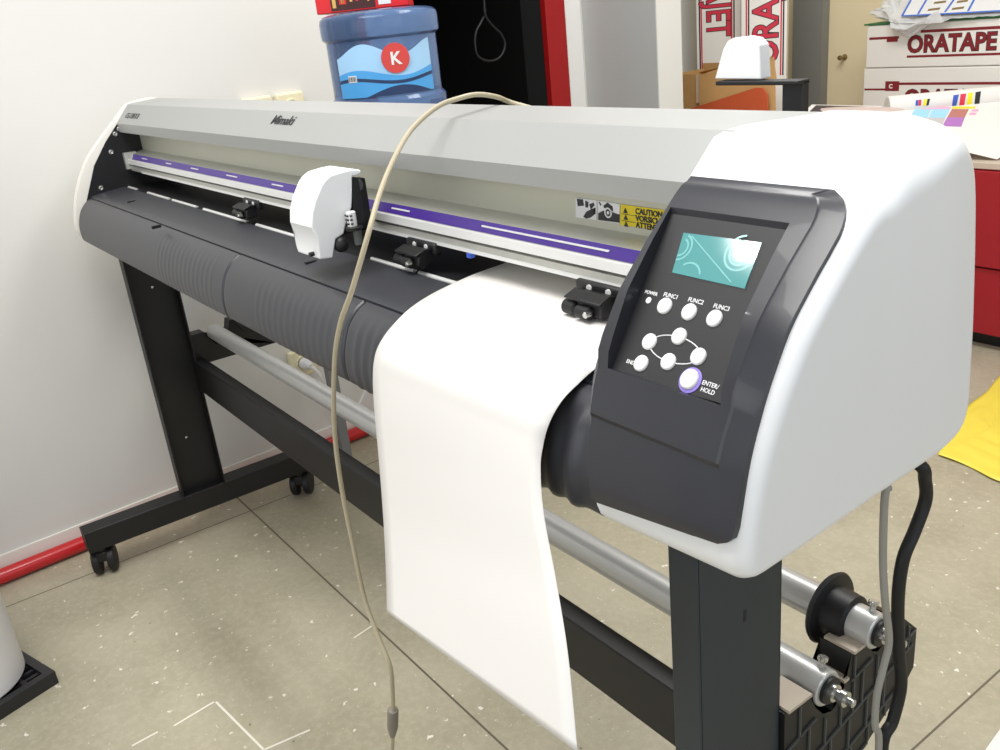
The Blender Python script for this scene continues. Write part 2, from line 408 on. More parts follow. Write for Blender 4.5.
# recess wall behind the carriage way, with the warning stickers
rec = build('recess_panel', box((XL + .006, .60, .990), (-.50, .62, 1.0365)), 'recess', cut, smooth=False)
RN = Vector((0, -1, 0)); ry = .5996
def rp(u, v): return on(u, v, (0, ry, 0), RN)
def sticker_quad(name, q, m, par=rec, th=.0005): return build(name, quad([rp(*p) for p in q], RN, th), m, par, smooth=False)
st = sticker_quad('warning_sticker', [(621, 204.2), (690, 213.5), (690, 233.5), (620.5, 225)], 'yel')
Zs = at(621, 204.2, y=ry).z; x0s = at(621, 204.2, y=ry).x
for i, w in enumerate(('CAUTION', 'VORSICHT', 'ATTENTION')):
    letter(w, .0078, (x0s + .020, ry - .0008, Zs - .0070 - i * .0066), (1, 0, 0), (0, 0, 1), 'dink', st, bold=.0002)
    bm = NB(); a = Vector((x0s + .0035, ry - .0007, Zs - .0078 - i * .0066)); add_prism(bm, [a, a + Vector((.006, 0, 0)), a + Vector((.003, 0, .0052))], (0, 0, 0), (0, -.0003, 0)); build('hazard_mark', bm, 'dink', st, smooth=False)
    if i < 2: build('sticker_rule', box((x0s + .001, ry - .001, Zs - .0092 - i * .0066), (x0s + .019, ry - .0006, Zs - .0088 - i * .0066)), 'dink', st, smooth=False)
ic = sticker_quad('icon_sticker', [(576, 197.5), (597, 200.5), (597, 220), (576, 217)], 'ink')
ic2 = sticker_quad('icon_sticker', [(598, 200.6), (620, 204), (620, 223.5), (598, 220.2)], 'ink')
def blob(par, pts):
    bm = NB(); add_prism(bm, [rp(*p) for p in pts], (0, -.0006, 0), (0, -.0011, 0)); build('pictogram', bm, 'dink', par, smooth=False)
blob(ic, [(577.5, 198.6), (583.5, 199.3), (584.5, 205.5), (578.5, 206)]); blob(ic, [(586, 200.5), (589, 202), (588.5, 207.5), (586, 207)]); blob(ic, [(590, 204), (594, 202.5), (595, 205), (591.5, 209.5)])
blob(ic, [(584, 216.5), (587, 211.5), (592, 209), (596, 207.5), (594, 212), (596, 213.5), (591, 217.5), (587, 218.5)])
blob(ic2, [(599, 213), (604, 210.5), (611, 211.5), (620, 214.5), (620, 222.5), (599, 219.8)]); blob(ic2, [(604, 205.5), (608, 202.5), (613, 206.5), (613.5, 211), (609, 208), (605, 208)]); blob(ic2, [(600, 201.5), (602, 205), (601, 205.5), (599.6, 202)])
bm = NB()
c = rp(609, 212.5); add_lathe(bm, c + Vector((0, -.0011, 0)), (0, -1, 0), [(0, .0052), (.0004, .0052), (.0004, .0036), (0, .0036)], 20); build('pictogram', bm, 'ink', ic2, smooth=False)
bm = NB(); add_lathe(bm, c + Vector((0, -.0011, 0)), (0, -1, 0), [(0, .0018), (.0005, .0018)], 16); build('pictogram', bm, 'ink', ic2, smooth=False)
# carriage beam
BE = [(.60, .9925), (.572, .9875), (.5665, .9765), (.5605, .9765), (.5595, .9665), (.5665, .9655), (.5670, .9625), (.5625, .9615), (.5615, .9510), (.575, .9465), (.62, .9465), (.62, .9925)]
beam = build('carriage_beam', prism_x(BE, XL + .006, -.50), 'alu', cut, angle=10, label='aluminium carriage beam')
bm = prism_x([(.5708, .9876), (.5655, .9768), (.5645, .9768), (.5700, .9880)], XL + .03, -.50); pst = build('scale_strip', bm, 'purple', beam, smooth=False, label='purple scale strip')
build('guide_rail', prism_x([(.5600, .9775), (.5575, .9765), (.5565, .9670), (.5600, .9662)], XL + .02, -.50), 'alub', beam, angle=10, label='bright guide rail')
build('beam_groove', prism_x([(.5660, .9656), (.5662, .9625), (.5675, .9625), (.5675, .9656)], XL + .01, -.50), 'groove', beam, smooth=False)
build('beam_lip', prism_x([(.5612, .9548), (.5600, .9505), (.5745, .9458), (.576, .947)], XL + .10, -.50), 'alub', beam, angle=10)
PN = Vector((0, -.0108, .0052)).normalized(); PN = Vector((0, -.9, .45)).normalized()
for (a, b) in (((142, 158.6), (147, 159.7)), ((166, 163.2), (171, 164.2)), ((191, 168.3), (198, 169.7)), ((226.5, 175.6), (237, 177.7)), ((272, 184.8), (283, 187)), ((392, 209.3), (409.6, 213)), ((482, 227.4), (609, 252.6))):
    A = at(*a, y=.5668); B = at(*b, y=.5668); zc = .9830
    bm = box((A.x, .5662, zc - .0008), (B.x, .5690, zc + .0008)); build('scale_mark', bm, 'ink', pst, smooth=False)
build('beam_clip', box((at(471, 256, y=.56).x - .004, .5565, .9455), (at(471, 256, y=.56).x + .004, .563, .9505)), 'pb', beam, smooth=False, label='small blue clip')
build('end_bracket', prism_x([(.552, .955), (.552, .992), (.58, .992), (.58, .955)], XL + .006, XL + .018), 'alu', beam, smooth=False)
# platen: rear deck, grit shaft channel, front deck, curved skirt
build('rear_deck', prism_x([(.545, .9125), (.556, .9145), (.668, .9145), (.68, .908), (.68, .84), (.545, .84)], XL + .006, -.45), 'blackp', cut, smooth=False, label='black rear platen plate')
build('deck_seam', box((XL + .01, .4577, .86), (-.5125, .4597, .9018)), 'rub', cut, smooth=False)
fd = build('front_deck', prism_x([(.4598, .9068), (.464, .9088), (.48, .9115), (.538, .9165), (.541, .915), (.541, .85), (.4598, .85)], XL + .006, -.5125), 'platen', cut, angle=25, label='dark grey top deck of the platen')
xs = XL + .02
for (a, b) in (((131, 185.5), (139, 188)), ((152, 191), (172, 197.5)), ((175, 198.5), (197, 206)), ((204, 208), (243, 221.5)), ((252, 224.5), (292, 238.5)), ((372, 257), (410, 271)), ((414, 272.5), (451, 286))):
    A = at(*a, z=.916); B = at(*b, z=.916); build('grit_roller', cyl((A.x, .5485, .9130), (B.x, .5485, .9130), .0034, 12), 'alub', cut, label='bright grit roller in the platen slot')
SK = [(.4575, .9050), (.448, .9000), (.438, .8915), (.429, .8795), (.4225, .864), (.4185, .848), (.4175, .832), (.4195, .8165), (.424, .812)]
def skirt(x0, x1, ribs=()):
    nx = max(2, int((x1 - x0) / .0035)); bm = NB(); rows = []
    P = [Vector((0, y, z)) for y, z in SK]; P = smooth_path(P, 4); n = len(P)
    xsx = [x0 + (x1 - x0) * i / nx for i in range(nx + 1)]
    for i, x in enumerate(xsx):
        r = []
        for j, p in enumerate(P):
            t = (P[min(j + 1, n - 1)] - P[max(j - 1, 0)]).normalized(); nn = Vector((0, t.z, -t.y)); nn = nn if nn.y < 0 else -nn
            d = 0; f = j / (n - 1)
            for (rx, rw, ra) in ribs:
                e = clamp((f - .16) / .22, 0, 1)
                d += ra * math.exp(-((x - rx) / rw) ** 2) * e
            if i in (0, nx): d -= .003
            r.append(bm.verts.new(Vector((x, p.y, p.z)) + nn * d))
        rows.append(r)
    for a, b in zip(rows[:-1], rows[1:]):
        for j in range(n - 1): bm.faces.new((a[j], a[j + 1], b[j + 1], b[j]))
    bk = [(bm.verts.new((x, .452, .812)), bm.verts.new((x, .4576, .903))) for x in xsx]
    for i in range(nx):
        bm.faces.new((rows[i][-1], rows[i + 1][-1], bk[i + 1][0], bk[i][0])); bm.faces.new((bk[i][0], bk[i + 1][0], bk[i + 1][1], bk[i][1])); bm.faces.new((bk[i][1], bk[i + 1][1], rows[i + 1][0], rows[i][0]))
    bm.faces.new(rows[0] + [bk[0][0], bk[0][1]]); bm.faces.new(rows[-1] + [bk[-1][0], bk[-1][1]])
    return bm
SXA = -1.33; SXB = -.935
fine = [(-1.66 + .021 * i, .004, .0005) for i in range(14)]
build('front_skirt', skirt(XL + .008, SXA - .0008, fine), 'skirt', cut, angle=60)
build('front_skirt', skirt(SXA + .0008, SXB - .0008, [(-1.2 + .02 * i, .004, .0004) for i in range(13)]), 'skirt', cut, angle=60)
build('front_skirt', skirt(SXB + .0008, -.488, [(-.905, .006, .0012), (-.885, .006, .0012), (-.865, .006, .0012), (-.845, .006, .0012), (-.60, .0085, .004), (-.575, .0085, .004), (-.55, .0085, .004), (-.525, .0085, .004)]), 'skirt', cut, angle=60)
for (u, v) in ((156, 226), (131, 201.5), (310.5, 262), (383, 268)):
    p = at(u, v, z=.913); build('slot_mark', box((p.x - .003, p.y - .008, p.z - .004), (p.x + .003, p.y + .008, p.z + .0012)), 'blackp', fd, smooth=False)
build('deck_label', box((-.565, .493, .909), (-.515, .500, .9142)), 'groove', fd, smooth=False)
build('under_tray', box((XL + .01, .46, .826), (-.5125, .66, .85)), 'blackp', cut, smooth=False)
# pinch rollers
def pinch(x, w=.034):
    pa = build('pinch_roller', box((x - w, .5555, .937), (x + w, .566, .9525)), 'blackp', cut, bevel=.003, label='black pinch roller unit')
    for sx in (-.35, .45):
        bm = NB(); add_lathe(bm, (x + sx * w, .5555, .9465), (0, -1, 0), [(0, .0036), (.0012, .0036), (.0012, .0014), (.0004, .0014)], 14); build('screw', bm, 'ink', pa)
    bm = NB(); add_prism(bm, [(0, .556, .9455), (0, .545, .9455), (0, .538, .938), (0, .536, .927), (0, .541, .9235), (0, .556, .9255)], (x - w * .55, 0, 0), (x + w * .7, 0, 0)); build('roller_arm', bm, 'blackp', pa, bevel=.002)
    bm = NB(); add_prism(bm, [(0, .546, .9475), (0, .532, .9425), (0, .532, .9405), (0, .556, .9445)], (x - w * .7, 0, 0), (x + w * .8, 0, 0)); build('arm_cover', bm, 'black', pa, bevel=.001)
    bm = NB(); add_cyl(bm, (x - w * .85, .538, .9305), (x - w * .3, .538, .9305), .0075, 16, ch=.002); build('roller', bm, 'rub', pa)
    bm = NB(); add_cyl(bm, (x - w * .2, .534, .9305), (x + w * .4, .534, .9305), .0065, 16, ch=.002); build('roller', bm, 'rub', pa)
    bm = NB(); add_cyl(bm, (x + w * .35, .526, .931), (x + w * .35, .534, .931), .0032, 12, ch=.001); build('pin', bm, 'steel', pa)
for x in (-1.512, -.960, -.634): pinch(x)
# carriage
CS = [(353, 169), (343, 171.3), (331, 175), (325, 180), (321, 186), (315, 201), (312, 214), (312, 228), (318, 238), (320, 259.5), (333, 258), (336, 239), (344, 234), (346, 225), (352, 207), (350, 178), (361, 174), (361, 170)]
CX = -1.03
poly = [at(u, v, x=CX) for u, v in CS]
bm = NB(); add_prism(bm, [(0, p.y, p.z) for p in poly], (CX - .066, 0, 0), (CX, 0, 0))
bmesh.ops.dissolve_limit(bm, angle_limit=.002, verts=bm.verts, edges=bm.edges)
car = build('tool_carriage', bm, 'white', cut, angle=28, bevel=.0035, seg=3, label='white tool carriage cover')
p = at(316, 254.5, x=CX); build('screw', cyl(p + Vector((-.0108, -.004, -.001)), p + Vector((-.0108, .002, -.001)), .003, 12), 'blackp', car)
yb = poly[14].y
bm = NB(); add_box(bm, (CX - .062, yb - .004, .955), (CX - .044, .555, 1.022)); build('carriage_block', bm, 'blackp', car, bevel=.003)
p = at(356, 185, x=CX - .012); bm = NB(); add_cyl(bm, p + Vector((-.006, 0, 0)), p + Vector((.006, 0, 0)), .0075, 18, ch=.001); build('pulley', bm, 'groove', car)
p = at(352, 196, x=CX - .008); bm = NB(); add_box(bm, p + Vector((-.006, -.004, -.035)), p + Vector((.006, .010, .022))); build('carriage_post', bm, 'blackp', car, bevel=.001)
p = at(351.5, 219, x=CX + .012)
bm = NB(); add_lathe(bm, p + Vector((0, 0, -.0095)), (0, 0, 1), [(0, .0052), (.001, .006), (.018, .006), (.019, .0045)], 16); pen = build('pen_holder', bm, 'ink', car)
for dz in (-.005, 0, .005):
    for a in (-2.2, -1.3, -.5):
        bm = NB(); q = p + Vector((math.cos(a) * .0062, math.sin(a) * .0062, dz)); add_box(bm, q - Vector((.0015, .0012, .0009)), q + Vector((.0015, .0012, .0009))); build('holder_rib', bm, 'blackp', pen, smooth=False)
bm = NB(); add_lathe(bm, p + Vector((0, .002, -.014)), (0, 0, 1), [(0, .010), (.004, .0105), (.005, .009)], 18); build('holder_clamp', bm, 'blackp', car)
bm = NB(); add_cyl(bm, p + Vector((.002, .004, -.033)), p + Vector((.002, .004, -.012)), .0055, 14, ch=.001); build('tool_tip', bm, 'groove', car)
p2 = at(341, 244, x=CX - .004); bm = NB(); bmesh.ops.create_uvsphere(bm, u_segments=16, v_segments=10, radius=.0105, matrix=Matrix.Translation(p2)); build('thumb_knob', bm, 'blackp', car)
# control panel
def pry(z):
    for (ya, za), (yb_, zb) in zip(PR[:-1], PR[1:]):
        if zb <= z <= za: return yb_ + (ya - yb_) * (z - zb) / (za - zb)
    return PR[-1][0]
def prn(z):
    a = Vector((0, pry(z - .02), z - .02)); b = Vector((0, pry(z + .02), z + .02)); t = (b - a).normalized(); return Vector((0, -t.z, t.y))
KT, KB = Vector((0, .523, 1.040)), Vector((0, .4435, .9365))           # keypad plane
SU = (KT - KB).normalized(); kn = Vector((0, -SU.z, SU.y))
def kk(u, v, off=.0004): return on(u, v, KT + kn * off, kn)
hole = [kk(671, 214), kk(790, 230), kk(727, 402), kk(612, 369)]
def bezel():
    bm = NB(); xl_ = lambda z: -.5085 + .020 * clamp((.95 - z) / .12, 0, 1)
    zt, zh0, zh1, zb, ze = 1.0630, hole[0].z, hole[3].z, .902, .8310
    rows = [(1.0590, .0042), (1.0575, .0058), (1.0545, .0068), (1.050, .0074), (1.045, .0075), (zh0, .0075)] + [(zh0 + (zh1 - zh0) * i / 10, .0075) for i in range(1, 10)] + [(zh1, .0045), (.920, .0055), (zb, .0065)]
    def S(x, z, h): q = Vector((x, pry(z), z)) + prn(z) * h; return q
    def xr(z): return -.3725 - (.020 * (1 - math.sqrt(max(0, 1 - ((z - 1.040) / .0192) ** 2))) if z > 1.040 else 0) + .002 * clamp((1.0 - z) / .1, 0, 1)
    def xo(z): return -.354 - (.028 * (1 - math.sqrt(max(0, 1 - min(1, (z - 1.036) / .0275) ** 2))) if z > 1.036 else 0) + .004 * clamp((1.0 - z) / .12, 0, 1)
    G = []
    for z, h in rows:
        t = clamp((zh0 - z) / (zh0 - zh1), 0, 1)
        hl = hole[0].x + (hole[3].x - hole[0].x) * t; hr = hole[1].x + (hole[2].x - hole[1].x) * t
        hr = min(hr, xr(z) - .006)
        vs = [S(xl_(z), z, -.004), S(xl_(z), z, h - .001), S(xl_(z) + .001, z, h), S(hl, z, h), S(hr, z, h), S(xr(z) - .002, z, h), S(xr(z), z, h - .0012), S(xo(z), z, .0028), S(xo(z), z, -.004)]
        G.append([bm.verts.new(p) for p in vs])
    for i, (a, b) in enumerate(zip(G[:-1], G[1:])):
        inside = 5 <= i <= 14
        for c in range(8):
            if c == 3 and inside: continue
            bm.faces.new((a[c], a[c + 1], b[c + 1], b[c]))
    # top bevel
    xt = xo(zt)
    T = [bm.verts.new(p) for p in (S(xl_(zt), zt - .002, -.004), S(xl_(zt), zt, .0030), S(xl_(zt) + .001, zt, .0030), S(-.48, zt, .0030), S(-.43, zt, .0030), S(xt - .004, zt, .0030), S(xt - .002, zt, .0030), S(xt, zt, .0030), S(xt, zt - .002, -.004))]
    for c in range(8): bm.faces.new((T[c], T[c + 1], G[0][c + 1], G[0][c]))
    # apron below the bend
    tl = lambda z: .016 * clamp((.87 - z) / .035, 0, 1)
    A = []
    for z, h, dx in ((zb - .003, .0042, 0), (.88, .0045, 0), (.86, .0055, 0), (.846, .006, .001), (ze + .008, .006, .004), (ze + .002, .0045, .011), (ze, -.004, .015)):
        xx = xr(z) - dx; x2 = xo(z) - dx * 1.15
        def Q(x, hh): return S(x, z + tl(z) * clamp((x + .49) / .125, 0, 1), hh)
        A.append([bm.verts.new(p) for p in (Q(xl_(z), -.004), Q(xl_(z), h), Q(xl_(z) + .001, h), Q(-.46, h), Q(-.42, h), Q(xx - .002, h), Q(xx, h - .0003), Q(x2, min(h, .0035)), Q(x2, -.004))])
    L = [G[-1]] + A
    for a, b in zip(L[:-1], L[1:]):
        for c in range(8): bm.faces.new((a[c], a[c + 1], b[c + 1], b[c]))
    # walls of the keypad recess
    def wall(idx, rws):
        pr = None
        for i in rws:
            p = G[i][idx]; t = clamp((zh0 - rows[i][0]) / (zh0 - zh1), 0, 1)
            q = KB.lerp(KT, 1 - t); w_ = bm.verts.new((p.co.x, q.y, q.z))
            if pr: bm.faces.new((pr[0], p, w_, pr[1]))
            pr = (p, w_)
    wall(3, range(5, 16)); wall(4, range(5, 16))
    for i in (5, 15):
        t = 0 if i == 5 else 1; q = KT if i == 5 else KB; a, b = G[i][3], G[i][4]
        bm.faces.new((a, b, bm.verts.new((b.co.x, q.y, q.z)), bm.verts.new((a.co.x, q.y, q.z))))
    return bm
bz = build('control_panel', bezel(), 'panel', cut, angle=24, label='charcoal control panel with screen and white buttons')
kp = [h + kn * 0 for h in hole]
bm = NB(); add_prism(bm, [kp[0] + Vector((-.003, 0, 0)) + SU * .002, kp[1] + Vector((.003, 0, 0)) + SU * .002, kp[2] + Vector((.003, 0, 0)) - SU * .002, kp[3] + Vector((-.003, 0, 0)) - SU * .002], -kn * .002, kn * .0002); pad = build('keypad', bm, 'pad', bz, smooth=False, label='dark membrane keypad')
kup = (kp[0] - kp[3]).normalized()
KX = Vector((1, 0, 0)); KY = kn.cross(KX); KY = KY if KY.z > 0 else -KY
fr = build('screen_frame', quad([kk(*q) for q in ((677, 230.5), (765, 242.5), (746.5, 291), (667, 274))], kn, .0004), 'lcdf', pad, smooth=False)
scr = build('screen', quad([kk(*q, .0008) for q in ((684, 233), (762, 243), (745, 289), (672.5, 272.8))], kn, .0006), 'lcd', pad, smooth=False, label='teal liquid crystal screen')
def arc(u, v, r, w=.0008, a0=0, a1=360):
    c = kk(u, v, .0016); bm = NB(); n = 28
    P = []
    for rr in (r - w, r + w):
        P.append([bm.verts.new(c + (KX * math.cos(math.radians(a0 + (a1 - a0) * i / n)) + KY * math.sin(math.radians(a0 + (a1 - a0) * i / n))) * rr) for i in range(n + 1)])
    for i in range(n): bm.faces.new((P[0][i], P[0][i + 1], P[1][i + 1], P[1][i]))
    return bm
for (u, v, r, a0, a1) in ((741, 253, .0135, 95, 345), (741, 253, .0095, 95, 345), (680.5, 247, .0105, -85, 75), (680.5, 247, .007, -85, 75), (686, 277.5, .012, 22, 130)):
    build('screen_mark', arc(u, v, r, a0=a0, a1=a1), 'lcdl', scr, smooth=False)
a = kk(692, 236, .0015); b = kk(731, 282, .0015); s = (b - a).cross(kn).normalized() * .0004
bm = NB(); add_prism(bm, [a - s, b - s, b + s, a + s], (0, 0, 0), kn * .0002); build('screen_mark', bm, 'lcdl', scr, smooth=False)
def button(u, v, r=.0066, h=.0032):
    bm = NB(); add_lathe(bm, kk(u, v, 0), kn, [(0, r), (h * .55, r), (h * .85, r * .86), (h, r * .6), (h * .9, r * .3), (h * .9, 0)], 24); return build('button', bm, 'btn', pad, angle=50)
for (u, v) in ((665.5, 306.5), (690, 312.5), (715.3, 319), (650.3, 342.2), (680, 336.8), (699.3, 357), (669.2, 362.2), (641.9, 363.8)): button(u, v)
bm = NB(); add_lathe(bm, kk(691, 380.7, 0), kn, [(0, .0098), (.0012, .0098), (.0014, .0088), (.0014, .007)], 28); build('button_ring', bm, 'prp', pad, label='violet ring around the enter button')
button(690.6, 380, .0078, .004)
bm = NB(); add_lathe(bm, kk(649.3, 300.8, 0), kn, [(0, .0026), (.0012, .0026), (.0016, .0015)], 14); build('power_light', bm, 'btn', pad, smooth=False)
Lb, Tb, Rb, Bb = [kk(*q, .0008) for q in ((650.3, 342.2), (680, 336.8), (699.3, 357), (669.2, 362.2))]
cc = (Lb + Rb + Tb + Bb) / 4; ea = (Rb - Lb).length / 2; eb = (Tb - Bb).length / 2 * .98
e1 = (Rb - Lb).normalized(); e2 = kn.cross(e1); e2 = e2 if e2.dot(KY) > 0 else -e2
build('button_ring', tube([cc + e1 * ea * math.cos(2 * math.pi * i / 36) + e2 * eb * math.sin(2 * math.pi * i / 36) for i in range(37)], .0005, 6, 1), 'ink', pad, label='thin white ellipse joining four arrow buttons')
for s_, u, v, z_ in (('POWER', 644.5, 294.5, .0062), ('FUNC1', 663, 297.5, .0076), ('FUNC2', 687.5, 302.6, .0076), ('FUNC3', 712.8, 309, .0076), ('END', 626.0, 364, .0068), ('ENTER/', 701.5, 385.5, .0074), ('HOLD', 700.0, 392.2, .0074)):
    letter(s_, z_ * .62, kk(u, v - 1.5, .0006), KX, KY, 'ink', pad, bold=.00008, th=.0004)
# clamp lever at the back right of the hood
lv = NB(); y0 = .775
add_box(lv, (-.586, .767, .95), (-.562, .777, 1.113)); add_box(lv, (-.664, .760, 1.110), (-.562, .778, 1.1142)); add_box(lv, (-.594, .68, .95), (-.564, .775, .965))
lev = build('clamp_lever', lv, 'blackp', cut, bevel=.001, label='black lever arm with white knob behind the hood')
a = [at(714.5, 79, y=.765), at(761, 79.5, y=.765), at(759, 45, y=.765), at(753, 38.5, y=.765), at(744, 36.8, y=.765), at(733, 38, y=.765), at(727.5, 41, y=.765), at(723, 49, y=.765)]
bm = NB(); add_prism(bm, a, (0, 0, 0), (0, .016, 0)); build('lever_knob', bm, 'white', lev, bevel=.003, seg=3, label='white knob')
# ---- stand
LY0, LY1 = .48, .592
def leg(x_out, sgn):
    """C channel: web on the outside for the right leg, flanges open inwards"""
    bm = NB(); t = .003; xi = x_out - sgn * .033; lo, hi = sorted((x_out, x_out - sgn * t))
    add_box(bm, (lo, LY0, .10), (hi, LY1, .84))
    l2, h2 = sorted((x_out, xi))
    add_box(bm, (l2, LY0 - .0005, .10), (h2, LY0 + t, .84)); add_box(bm, (l2, LY1 - t, .10), (h2, LY1 + .0005, .84)); return bm
lr = build('stand_leg', leg(-.445, 1), 'slate', cut, bevel=.0012)
ll = build('stand_leg', leg(-2.233, -1), 'black', cut, bevel=.0012)
for (u, v) in ((186, 437), (152, 287)):
    p = at(u, v, x=-2.230); build('screw', cyl(p, p + Vector((.002, 0, 0)), .0032, 10), 'steel', ll)
p = at(745, 616, x=-.445); build('slot', box(p - Vector((.001, .0022, .006)), p + Vector((.0006, .0022, .006))), 'rub', lr, bevel=.001)
p = at(667, 0, x=0) if False else None
CF = .588
build('crossbar', box((-2.229, CF, .393), (-.449, CF + .028, .474)), 'black', cut, bevel=.002)
def foot(x0, x1):
    bm = NB(); add_box(bm, (x0, .233, .077), (x1, .842, .134)); f = build('stand_foot', bm, 'black', cut, bevel=.002)
    return f
foot(-2.252, -2.2); foot(-.478, -.428)
def caster(x, y, ang):
    d = Vector((math.cos(ang), math.sin(ang), 0)); e = Vector((-d.y, d.x, 0)); c = Vector((x, y, .0345)) + e * .012
    bm = NB(); add_cyl(bm, (x, y, .05), (x, y, .078), .012, 14); add_box(bm, (-.012, -.016, .040), (.012, .03, .066), mtx=Matrix.Translation((x, y, 0)) @ Matrix.Rotation(ang, 4, 'Z'))
    ca = build('caster', bm, 'blackp', cut, bevel=.002)
    for s in (-1, 1):
        w = NB(); h = c + d * (s * .018)
        add_lathe(w, h - d * .0105, d, [(0, .018), (.001, .030), (.004, .034), (.017, .034), (.020, .030), (.021, .018)], 26); build('wheel', w, 'rub', ca)
for x in (-2.222, -.453):
    caster(x, .262, 1.25); caster(x, .80, .9)
# roller brackets with ribbed faces
K9 = 1.073
BKa = [(.540, .581), (.590, .581), (.600, .560), (.612, .545), (.626, .540), (.640, .547), (.648, .565), (.655, .592), (.682, .592), (.690, .576), (.700, .570), (.716, .575), (.724, .600), (.744, .588), (.772, .560), (.772, .510), (.757, .495), (.66, .440), (.54, .375)]
kb = lambda y, z: (max(.5935, y * K9), 1.2 - (1.2 - z) * K9)
BK = [kb(*q) for q in BKa]
RY, RZ, RY2, RZ2 = .658, .531, .738, .561
def bracket(x0, x1, ribs):
    o = build('roller_bracket', prism_x(BK if ribs else [(y, max(z, .455)) for y, z in BK[:-2]] + [(.5935, .455)], x0, x1), 'blackp', cut, smooth=False)
    if not ribs: return o
    xf = x1
    def rib(y0, z0, y1, z1, name='bracket_rib'):
        a = Vector((0, *kb(y0, z0))); b = Vector((0, *kb(y1, z1))); d = (b - a).normalized(); q = Vector((0, -d.z, d.y)) * .0009
        bm = NB(); add_prism(bm, [a - q, b - q, b + q, a + q], (xf - .0005, 0, 0), (xf + .0022, 0, 0)); build(name, bm, 'groove', o, smooth=False)
    for (y0, z0, y1, z1) in ((.555, .535, .600, .548), (.555, .490, .765, .545), (.555, .445, .755, .505), (.555, .405, .690, .460), (.655, .560, .690, .568), (.72, .555, .768, .560)): rib(y0, z0, y1, z1)
    for (y, z0, z1) in ((.575, .540, .578), (.59, .50, .545), (.615, .507, .538), (.64, .512, .54), (.66, .520, .588), (.675, .523, .565), (.70, .530, .566), (.735, .537, .588), (.755, .543, .572), (.745, .503, .537), (.715, .495, .530), (.685, .485, .522), (.655, .475, .513), (.625, .466, .506), (.59, .456, .498), (.72, .477, .493), (.69, .462, .484), (.66, .447, .474), (.63, .437, .464), (.60, .427, .455), (.61, .39, .43), (.575, .415, .448)): rib(y, z0, y, z1)
    return o
br = bracket(-.478, -.440, True)
bl = bracket(-2.262, -2.226, False)
for (ya, yb2, zz_) in ((.556, .590, .5812), (.656, .682, .5922), (.641, .649, .566)):
    a = kb(ya, zz_); b = kb(yb2, zz_)
    build('wear_plate', box((-.474, a[0], a[1]), (-.437, b[0], a[1] + .0035)), 'edge', br, smooth=False, label='worn bare metal plate')
def media_roller(y, z, xa, xb, flange):
    r = build('media_roller', cyl((xa, y, z), (xb, y, z), .0198, 28, .0015), 'roller', cut, label='silver media roller tube')
    bm = NB(); add_cyl(bm, (xb, y, z), (xb + .004, y, z), .015, 20); build('end_cap', bm, 'blackp', r)
    bm = NB(); add_lathe(bm, (xb + .003, y, z), (1, 0, 0), [(0, .0095), (.006, .0095), (.006, .006), (.012, .006), (.012, .0085), (.018, .0085), (.018, .0045), (.026, .0045), (.027, .003)], 16); build('end_bolt', bm, 'steel', r)
    bm = NB(); q = Vector((xb - .012, y, z)); d = Vector((0, .25, 1)).normalized(); add_cyl(bm, q + d * .014, q + d * .028, .0032, 10); add_cyl(bm, q + d * .026, q + d * .031, .0055, 12, ch=.001); build('set_screw', bm, 'steel', r)
    if flange:
        bm = NB(); add_lathe(bm, (xb - .062, y, z), (1, 0, 0), [(0, .019), (0, .040), (.003, .042), (.006, .040), (.008, .0285), (.032, .0265), (.034, .019)], 32); build('flange', bm, 'blackp', r, label='black media flange')
media_roller(RY, RZ, -2.222, -.436, False)
media_roller(RY2, RZ2, -2.222, -.432, True)
bm = NB(); add_lathe(bm, (-2.15, RY2, RZ2), (-1, 0, 0), [(0, .019), (0, .040), (.006, .042), (.010, .028), (.03, .027)], 28); build('flange', bm, 'blackp', cut)

# ================================================================== media sheet
def sheet(name, L, R, m, n=40, across=16, th=.0004, sag=0):
    Ls = smooth_path(L, 10); Rs = smooth_path(R, 10)
    def rs(P):
        d = [0]
        for a, b in zip(P[:-1], P[1:]): d.append(d[-1] + (b - a).length)
        return P
    Ls, Rs = rs(Ls), rs(Rs); bm = NB(); g = []
    for a, b in zip(Ls, Rs): g.append([bm.verts.new(a.lerp(b, j / across)) for j in range(across + 1)])
    for r, q in zip(g[:-1], g[1:]):
        for j in range(across): bm.faces.new((r[j], r[j + 1], q[j + 1], q[j]))
    return bm
Lp = [at(516, 259, z=.9215), at(500, 265, z=.9215), at(482, 271.3, z=.9215), at(463, 279, z=.9215), at(432, 294, z=.9210), at(410, 308.5, z=.9175), at(394, 324, y=.444), at(383, 338, y=.421), at(375.5, 354, y=.409), at(373, 376, y=.404), at(374.5, 410, y=.398), at(379, 460, y=.390), at(383.5, 520, y=.378), at(386, 570, y=.364), at(387, 612, y=.350)]
Rp = [Vector((-.60, .655, .9215)), Vector((-.592, .610, .9215)), Vector((-.58, .570, .9215)), Vector((-.572, .535, .9215)), at(616, 357, z=.9210), at(595, 369, z=.9175), at(577, 385, y=.448), at(561, 402, y=.423), at(549, 424, y=.410), at(543, 446, y=.404), at(540.5, 470, y=.398), at(544, 515, y=.388), at(556, 580, y=.374), at(568, 655, y=.355), at(577.5, 752, y=.332)]
bm = sheet('media', Lp, Rp, 'paper')
ps = build('media_sheet', bm, 'paper', None, angle=80)
so = ps.modifiers.new('thickness', 'SOLIDIFY'); so.thickness = .0005; so.offset = 0
tag(ps, 'white blank sheet hanging out of the cutter over its front', 'vinyl sheet')

